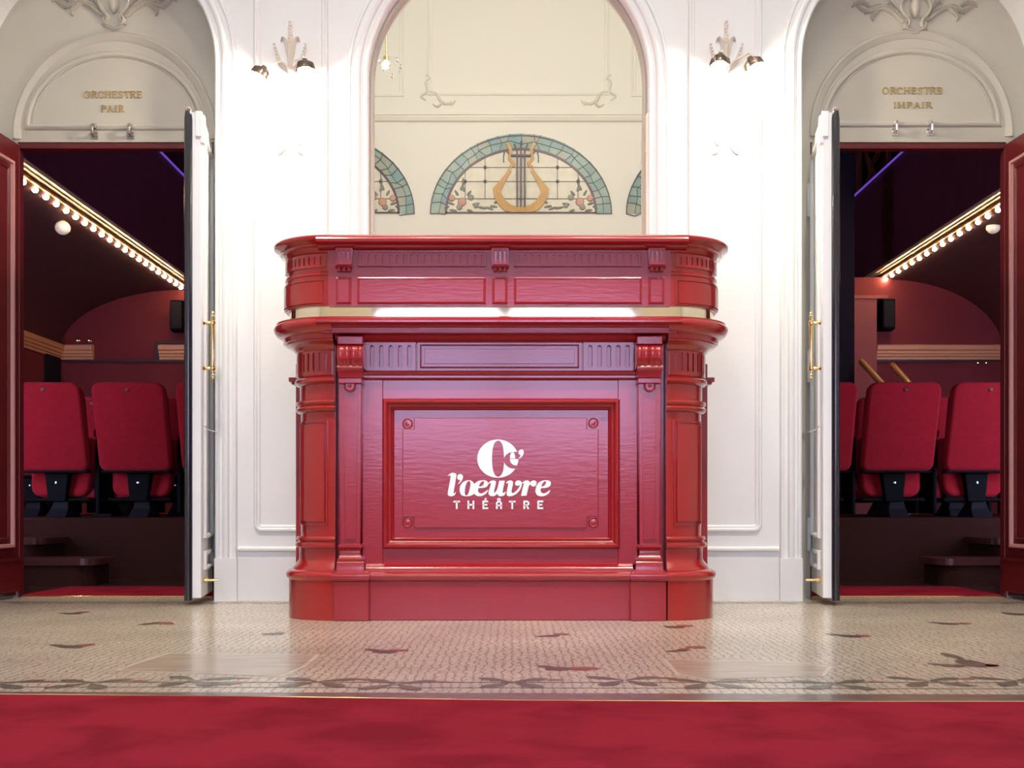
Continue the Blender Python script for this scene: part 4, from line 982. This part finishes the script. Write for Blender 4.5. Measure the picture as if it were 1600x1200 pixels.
for gx, lb in ((-.6, 'left'), (.6, 'right')):  # unseen globes added to brighten the foyer
    t = thing('ceiling_globe', (gx, 2.5, 4.6), 'opal globe lamp on the foyer ceiling, %s of the middle' % lb, 'ceiling lamp')
    bm = BM(); sphere(bm, (gx, 2.5, 4.6), .16, 12); obj('globe', bm, 'globelit', t, smooth=60)
    bm = BM(); lathe(bm, [(.05, .14), (.05, .18), (.02, .19), (.02, .94), (.07, .96), (.07, 1.0)], (gx, 2.5, 4.6), (0, 0, 1), 16); obj('stem', bm, 'brass', t, smooth=50)
for gx, lb in ((-.95, 'left'), (.95, 'right')):  # unseen spotlights added to brighten the counter and the lower piers
    p = Vector((gx, 1.7, 5.25)); aim = Vector((gx*.75, 4.62, .25)); dr = (aim-p).normalized()
    t = thing('ceiling_spotlight', p, 'white spotlight can on the foyer ceiling, %s of the middle' % lb, 'ceiling lamp')
    bm = BM(); lathe(bm, [(.05, -.16), (.07, -.15), (.08, .06), (.075, .06), (.065, -.02), (.01, -.03)], p-dr*.02, dr, 20); obj('can', bm, 'wall', t, smooth=50)
    bm = BM(); lathe(bm, [(.012, 0), (.012, .1), (.02, .11), (.02, .12)], p-dr*.12+Vector((0, 0, .0)), (0, 0, 1), 12); lathe(bm, [(.015, 0), (.015, HT-p.z-.1)], p-dr*.12, (0, 0, 1), 10); obj('stem', bm, 'blackm', t, smooth=50)
    sl = bpy.data.lights.new('ceiling_spotlight_lamp', 'SPOT'); sl.energy = SPOT; sl.color = (1, .93, .84); sl.spot_size = math.radians(43); sl.spot_blend = 1; sl.shadow_soft_size = .06
    so = bpy.data.objects.new('spotlight_beam', sl); COL.objects.link(so); so.parent = t; so.location = dr*.06; so.rotation_euler = dr.to_track_quat('-Z', 'Y').to_euler()
# ================================================================== AUDITORIUM
XL, XR = -4.35, 4.72
YE = 11.0; YE2 = 12.4
AH = 4.6
bm = BM(); box(bm, XL-.1, XR+.1, YD+.12, 6.46, -.06, 0); struct('floor_aisle', bm, 'riser', 'dark carpeted aisle inside the auditorium')
RZ = Z(809, 6.40)
bm = BM(); box(bm, XL-.1, XR+.1, 6.40, YE2, -.055, RZ); struct('floor_seating', bm, 'riser', 'raised dark carpeted seating platform', bevel=.01)
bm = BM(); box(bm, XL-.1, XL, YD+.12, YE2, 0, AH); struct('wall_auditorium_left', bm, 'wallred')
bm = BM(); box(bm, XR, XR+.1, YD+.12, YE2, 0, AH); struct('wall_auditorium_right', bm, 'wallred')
bm = BM(); box(bm, XL-.1, XR+.1, YE, YE+.1, RZ, 2.62); struct('wall_auditorium_far', bm, 'wallred')
bm = BM(); box(bm, XL-.1, XR+.1, YE2, YE2+.1, 0, AH); struct('wall_auditorium_end', bm, 'fascia')
bm = BM(); box(bm, XL-.1, XR+.1, YD+.12, YE2+.1, AH, AH+.1); struct('ceiling_auditorium', bm, 'dark')
bm = BM(); box(bm, XL-.1, XR+.1, YD+.13, YD+.14, DH+.05, AH); box(bm, -1.25, 1.25, YD+.13, YD+.14, 0, DH+.05); struct('wall_auditorium_near', bm, 'fascia')
# balconies: vaulted soffit + fascia
for s, xf, z0, xw, zt, Yend in ((-1, -3.15, 2.50, XL, 3.53, YE2), (1, 3.59, 2.60, XR, 3.62, YE2)):
    side = 'left' if s < 0 else 'right'
    bm = BM(); n = 18
    # vault: flat near the front, curving down to the side wall
    zw = Z(548, YE)
    pr = [(xf+(xw-xf)*math.sin(PI/2*i/n), zw+(z0-zw)*math.cos(PI/2*i/n)) for i in range(n+1)]
    pr2 = pr+[(xw, zt), (xf, zt)]
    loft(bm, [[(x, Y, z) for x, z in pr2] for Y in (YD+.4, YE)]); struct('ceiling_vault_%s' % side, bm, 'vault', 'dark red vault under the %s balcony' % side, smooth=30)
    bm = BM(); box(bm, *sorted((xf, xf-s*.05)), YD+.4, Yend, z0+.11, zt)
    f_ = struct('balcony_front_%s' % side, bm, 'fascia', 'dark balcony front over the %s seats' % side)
    f_.name = 'trim_%d' % tn; tn += 1
    bm = BM(); box(bm, *sorted((xf-s*.06, xf-s*.075)), YD+.5, Yend, zt-.012, zt+.0); tagobj(obj('led_strip', bm, 'led'), 'thin violet light strip along the top of the %s balcony' % side, 'light strip')
    # string of bulbs
    Y0 = 7.55 if s < 0 else 8.44; nb = 20 if s < 0 else 15; Y1 = 10.88 if s < 0 else 10.98
    t = thing('bulb_string', (xf, Y0, z0), 'row of glowing bulbs under gilded moulding on the %s balcony edge' % side, 'string lights')
    bm = BM(); P2 = [(xf+s*.02, z0+.105), (xf-s*.075, z0+.105), (xf-s*.085, z0+.09), (xf-s*.075, z0+.076), (xf-s*.05, z0+.070), (xf-s*.05, z0+.06), (xf+s*.02, z0+.06)]
    loft(bm, [[(x, Y, z) for x, z in P2] for Y in (YD+.5, Y1+.10 if s < 0 else Y1+.5)]); obj('gilded_moulding', bm, node_mat('gilded_cream', (.85, .62, .36), .4), t)
    bm = BM(); box(bm, *sorted((xf-s*.02, xf+s*.03)), YD+.5, Y1+.1, z0+.028, z0+.045); obj('socket_rail', bm, 'goldmould', t)
    k_ = int((Y0-YD-.8)/.19)
    Ys = [Y0+(Y1-Y0)*i/(nb-1) for i in range(nb)]+[Y0-.185*(i+1) for i in range(3)]
    bp = None
    for Y in Ys:
        if bp is None:
            bm = BM(); sphere(bm, (xf, Y, z0), .020, 8); bp = obj('bulb', bm, 'bulb3', t, smooth=60); Yb0 = Y
        else:
            c = bp.copy(); COL.objects.link(c); c.parent = t; c.location = (0, Y-Yb0, 0)
    # violet-lit globe lamp hanging below
    gp = P(98, 356, 8.35) if s < 0 else P(1552, 355, 8.9)
    g = thing('globe_lamp', gp, 'round opal globe lamp hanging under the %s bulb row' % side, 'lamp')
    bm = BM(); sphere(bm, gp, .054, 12, .95); obj('globe', bm, 'plastic', g, smooth=60)
    bm = BM(); zt_ = zw+(z0-zw)*math.sqrt(max(0, 1-((gp.x-xf)/(xw-xf))**2)) if s*gp.x > s*xf else z0+.03
    lathe(bm, [(.02, 0), (.02, max(.03, zt_-gp.z-.05)), (.03, max(.035, zt_-gp.z-.045))], gp+Vector((0, 0, .05)), (0, 0, 1), 10); obj('stem', bm, 'tarnish', g, smooth=40)
# cornice mouldings and rails, left
GM = [(0, 0), (.0, .018), (.022, .022), (.03, .035), (.05, .035), (.056, .048), (.08, .048), (.09, .062), (.115, .066), (.13, .07), (.14, .05), (.14, 0)]
bm = BM(); zc = Z(562, YE)
sweep(bm, [(XL, 8.5), (XL, YE), (X(147, YE), YE)], [(-b, a) for a, b in GM], lambda u, v, h: Vector((u, v, zc+h)), mi=0)
tagobj(obj('picture_rail', bm, 'goldmould', None, smooth=30), 'ochre ribbed wall moulding turning the corner behind the left seats', 'moulding')
bm = BM(); sweep(bm, [(X(250, YE), YE), (-2.6, YE)], [(-b, a) for a, b in GM], lambda u, v, h: Vector((u, v, zc+h)))
tagobj(obj('picture_rail', bm, 'goldmould', None, smooth=30), 'short ochre ribbed wall moulding below the left speaker', 'moulding')
bm = BM(); sweep(bm, [(X(1368, YE), YE), (XR, YE)], [(-b, a) for a, b in GM], lambda u, v, h: Vector((u, v, zc+h)))
tagobj(obj('picture_rail', bm, 'goldmould', None, smooth=30), 'long ochre ribbed wall moulding behind the right seats', 'moulding')
bm = BM(); box(bm, X(103, YE), -2.6, YE-.03, YE, Z(566, YE), Z(562.5, YE)); box(bm, X(244, YE), X(249, YE), YE-.04, YE, Z(566, YE), Z(534, YE)); box(bm, X(244, YE), -2.6, YE-.035, YE, Z(538, YE), Z(534, YE))
struct('trim_%d' % tn, bm, 'brown', 'brown rail on the far wall, left'); tn += 1
bm = BM(); box(bm, X(1366, YE), XR, YE-.03, YE, Z(566, YE), Z(562.5, YE)); struct('trim_%d' % tn, bm, 'brown', 'brown rail on the far wall, right'); tn += 1
# dark doorway left wall
bm = BM(); box(bm, XL, XL+.02, 10.62, 10.97, RZ, Z(556, 10.8)); struct('door_6', bm, 'dark', 'dark exit in the far left corner of the auditorium')
# right side: pier and black column
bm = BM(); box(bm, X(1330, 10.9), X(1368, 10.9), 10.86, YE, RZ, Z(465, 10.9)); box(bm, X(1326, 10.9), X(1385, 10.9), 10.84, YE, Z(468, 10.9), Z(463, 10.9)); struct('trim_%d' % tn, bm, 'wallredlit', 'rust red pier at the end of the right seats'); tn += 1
bm = BM(); box(bm, X(1292, 10.4), X(1330, 10.4), 10.3, 10.4, RZ, AH); struct('trim_%d' % tn, bm, 'dark', 'black upright beside the right door leaf'); tn += 1
bm = BM(); Yo = YE2-.02
def gO(u, v, h): return Vector((X(u, Yo), Yo-h, Z(v, Yo)))
for a, b in ((1337, 1343), (1384, 1389)): box(bm, X(a, Yo), X(b, Yo), Yo-.08, Yo, 3.0, AH)
leaf(bm, [(1362, 330), (1352, 300), (1362, 270), (1352, 240), (1362, 210)], 5, .06, gO); leaf(bm, [(1360, 320), (1372, 290), (1360, 262), (1372, 238), (1358, 205)], 5, .06, gO)
struct('trim_%d' % tn, bm, 'ornate', 'carved bronze panel above the right balcony line', smooth=50); tn += 1
t = thing('stage_lamp', (.2, 8.4, 4.3), 'violet tinted lamp on the auditorium ceiling', 'lamp')  # added out of view to lift the dark upper auditorium with violet
bm = BM(); sphere(bm, (.2, 8.4, 4.3), .15, 10); obj('globe', bm, node_mat('violet_globe', (.6, .4, .8), .4, emis=(.75, .30, .85), estr=22), t, smooth=60)
bm = BM(); lathe(bm, [(.04, .13), (.04, .17), (.02, .18), (.02, .30)], (.2, 8.4, 4.3), (0, 0, 1), 12); obj('stem', bm, 'blackm', t)
# speakers
for px, py, s, lb in ((278, 494, -1, 'black wall speaker on the red wall beside the left door leaf'), (1386, 492, 1, 'black wall speaker on the red wall right of the rust pier')):
    c = P(px, py, YE-.12); t = thing('wall_speaker', c, lb, 'speaker')
    bm = BM(); w, h = .075, .145
    loft(bm, [[(c.x-w*k, c.y+y, z) for k, y in ((1, .10), (.8, -.06), (-.8, -.06), (-1, .10))] for z in (c.z-h, c.z+h)]); obj('cabinet', bm, 'blackm', t, bevel=.01)
    bm = BM(); box(bm, c.x-w*.7, c.x+w*.7, c.y-.068, c.y-.058, c.z-h*.86, c.z+h*.86); obj('grille', bm, 'greym', t, bevel=.004)
    bm = BM(); box(bm, c.x-.02, c.x+.02, c.y+.08, YE, c.z-.03, c.z+.03); obj('wall_bracket', bm, 'blackm', t)
# handrails right
for (a, b) in (((1345, 564), (1374, 596)), ((1394, 570), (1418, 597))):
    bm = BM(); A = P(*a, 10.3); B_ = P(*b, 9.75)
    d = (B_-A); tube(bm, [A, A+d*.04, A+d*.5, B_, B_+d*.25], [.020, .028, .028, .028, .028], 10)
    tube(bm, [B_+d*.1, Vector(((B_+d*.1).x, (B_+d*.1).y, RZ))], .012, 8)
    tagobj(obj('handrail', bm, 'wood', None, smooth=50), 'sloping pale oak handrail behind the right seats, %s' % ('next to the rust pier' if a[0] < 1360 else 'farther from the rust pier'), 'handrail')
# small wall fittings on the left wall
for px, py, lb in ((122, 532, 'tiny brass fitting above the left moulding, left one'), (140, 532, 'tiny brass fitting above the left moulding, right one'),
               (1350+177, 567, 'tiny brass fitting below the right moulding, left one'), (1540, 567, 'tiny brass fitting below the right moulding, right one')):
    c = P(px, py, YE-.015); bm = BM(); lathe(bm, [(.018, 0), (.018, .01), (.008, .014), (.008, .04), (.014, .045), (.0, .05)], (c.x, YE, c.z), (0, -1, 0), 10)
    box(bm, c.x-.02, c.x+.02, YE-.04, YE-.03, c.z-.004, c.z+.004)
    tagobj(obj('wall_fitting', bm, 'brass', None, smooth=40), lb, 'wall fitting')
# steps
for s in (-1, 1):
    side = 'left' if s < 0 else 'right'
    def xs(p): return X(p, 6.0) if s < 0 else X(1600-p+12, 6.0)
    for k, (pe, py, Ya, Yb_, lb) in enumerate(((148, 873, 5.75, 6.04, 'lower rounded wooden step'), (66, 841, 6.05, 6.4, 'upper wooden step'))):
        xe = X(pe, Ya) if s < 0 else X(1610-pe+5, Ya); z = Z(py, Ya)
        xo = s*3.4
        a, b = sorted((xe, xo)); r = .045
        t = thing('step', ((a+b)/2, Ya, 0), '%s leading up to the %s seats' % (lb, side), 'step')
        def outline(e): 
            # rounded free corner
            pts = []
            for i in range(9):
                th = PI/2*i/8; pts.append((xe+(-s)*e+s*(.09+e)*(1-math.sin(th)) if False else xe-s*e+s*.09*(1-math.sin(th)), Ya-e+.09*(1-math.cos(th))))
            return pts
        pts = outline(.0); 
        lp = [(xo, Ya)]+[(x, y) for x, y in pts]+[(xe, Yb_), (xo, Yb_)]
        bm = BM(); merge(bm, fill([lp], .035), lambda c: Vector((c.x, c.y, z-.035+c.z))); obj('tread', bm, 'step', t, bevel=.012)
        cxm, cym = xo, Yb_
        bm = BM(); merge(bm, fill([[(cxm+(x-cxm)*.975, cym+(y-cym)*.95) for x, y in lp]], z-.035), None); obj('riser_block', bm, 'riser', t)

# seats
def rrect(w0, w1, h, r0, r1, n=6, ins=0.0):
    """rounded trapezoid: width w0 at the top, w1 at the bottom, centred, y up"""
    pts = []
    for sx, w, y, r, a0 in ((1, w1, -h/2, r1, -90), (1, w0, h/2, r0, 0), (-1, w0, h/2, r0, 90), (-1, w1, -h/2, r1, 180)):
        cx = sx*(w/2-r); cy = y+(r if y < 0 else -r); rr = max(r-ins, .004)
        for i in range(n+1):
            a = math.radians(a0+90*i/n); pts.append((cx+rr*math.cos(a), cy+rr*math.sin(a)))
    return pts
def cushion(bm, w0, w1, h, t, r0, r1, fn, ed=.022):
    rings = []
    for k in range(6):
        a = PI/2*k/5; rings.append((ed*(1-math.sin(a)), -t/2+ed*(1-math.cos(a)) ))
    rings = [(ed*(1-math.sin(PI/2*k/5)), -t/2+ed*(1-math.cos(PI/2*k/5))) for k in range(6)]
    rings += [(i, -d) for i, d in rings[::-1]]
    loft(bm, [[fn(x, y, d) for x, y in rrect(w0, w1, h, r0, r1, ins=i)] for i, d in rings])
YS = 6.70
def make_seat():
    t = bpy.data.objects.new('theatre_seat', None); COL.objects.link(t); t['_o'] = [0, 0, 0]; t.empty_display_size = .1
    # local: x across, y away from viewer, z up; floor of the platform at 0
    h, rc = .53, .155     # back height and recline
    zb_ = .272
    def bk(x, y, d): # y up along the back, d thickness (negative towards the viewer)
        v = (y+h/2)/h; return Vector((x, .08-rc*v+d, zb_+(h-.02)*v))
    bm = BM(); cushion(bm, .425, .425, h, .075, .055, .045, bk); obj('backrest', bm, 'seat', t, smooth=60)
    bm = BM(); cushion(bm, .415, .405, h*.9, .012, .05, .04, lambda x, y, d: bk(x, y-.02, d+.045), ed=.004); obj('back_shell', bm, 'blackm', t, smooth=60)
    bm = BM(); box(bm, -.205, .205, .050, .12, zb_-.010, zb_+.004); obj('bottom_rail', bm, 'blackm', t, bevel=.004)
    bm = BM(); c = bk(0, h/2-.045, -.04); lathe(bm, [(.012, 0), (.011, .003), (.0, .004)], c, (0, -1, .25), 16); obj('number_plate', bm, 'platebronze', t, smooth=40)
    # tipped-up seat cushion behind/below
    bm = BM(); cushion(bm, .39, .36, .36, .09, .05, .07, lambda x, y, d: Vector((x, .22+d+y*.2, .30+y)), ed=.03); obj('seat_cushion', bm, 'seat', t, smooth=60)
    # bracket
    bm = BM(); loft(bm, [[(-.068+.03*k*0-0, y, .262) if False else (x*(1-.25*k), y, .262-.17*k) for x, y in ((-.070, .10), (.070, .10), (.070, .17), (-.070, .17))] for k in (0, .5, 1)]); 
    box(bm, -.19, .19, .12, .26, .095, .115)
    br = obj('bracket', bm, 'blackm', t, bevel=.006)
    bm = BM(); lathe(bm, [(.009, 0), (.007, .006), (0, .008)], (0, .10, .205), (0, -1, 0), 10); obj('rivet', bm, 'chrome', br, smooth=50)
    bm = BM(); loft(bm, [[(-.045, .04, 0), (.075, .04, 0), (.075, .30, 0), (-.045, .30, 0)], [(-.035, .10, .05), (.070, .10, .05), (.070, .24, .05), (-.035, .24, .05)], [(-.02, .12, .10), (.06, .12, .10), (.06, .20, .10), (-.02, .20, .10)]]); obj('pedestal', bm, 'greym', t, bevel=.004)
    # arm rests
    for sx in (1,):
        bm = BM(); cushion(bm, .05, .05, .30, .05, .02, .02, lambda x, y, d: Vector((sx*.243+x, .24+y, .50+d)), ed=.015); obj('armrest', bm, 'seat', t, smooth=60)
        bm = BM(); box(bm, sx*.243-.012, sx*.243+.012, .10, .36, .02, .48); obj('arm_standard', bm, 'blackm', t, bevel=.008)
    return t
def copy_tree(o, parent=None):
    c = o.copy(); COL.objects.link(c); c.parent = parent
    for ch in list(o.children): copy_tree(ch, c)
    return c
seats = []
for x, lb in ((-2.71, 'red front row seat seen from behind, beside the left red door leaf'), (-2.223, 'dark red theatre seat in the front row, fully visible through the left doorway'), (-1.736, 'dark red theatre seat in the front row, mostly behind the left white door leaf'),
              (1.79, 'dark red theatre seat in the front row, half behind the right white door leaf'), (2.275, 'dark red theatre seat in the front row, fully visible through the right doorway'), (2.765, 'dark red theatre seat in the front row, beside the right red door leaf')):
    seats.append((x, YS, lb, 'front row seats'))
for r_, Yr, off in ((1, 7.58, .20), (2, 8.46, .0)):
    for i, x in enumerate((-3.42, -2.93, -2.44)):
        side = 'left'; seats.append((x+off*.9, Yr, 'red seat in the %s row through the left doorway, %s of three' % (('second', 'third')[r_-1], ('leftmost', 'middle', 'rightmost')[i]), 'rear row seats'))
    for i, x in enumerate((2.30, 2.79, 3.28)):
        seats.append((x+off*.9, Yr, 'red seat in the %s row through the right doorway, %s of three' % (('second', 'third')[r_-1], ('leftmost', 'middle', 'rightmost')[i]), 'rear row seats'))
proto = make_seat()
for i, (x, y, lb, g) in enumerate(seats):
    o = proto if i == 0 else copy_tree(proto)
    o.location = (x, y, RZ+.0005); setp(o, lb, 'theatre seat', g)
for o in bpy.data.objects:
    if '_o' in o: del o['_o']
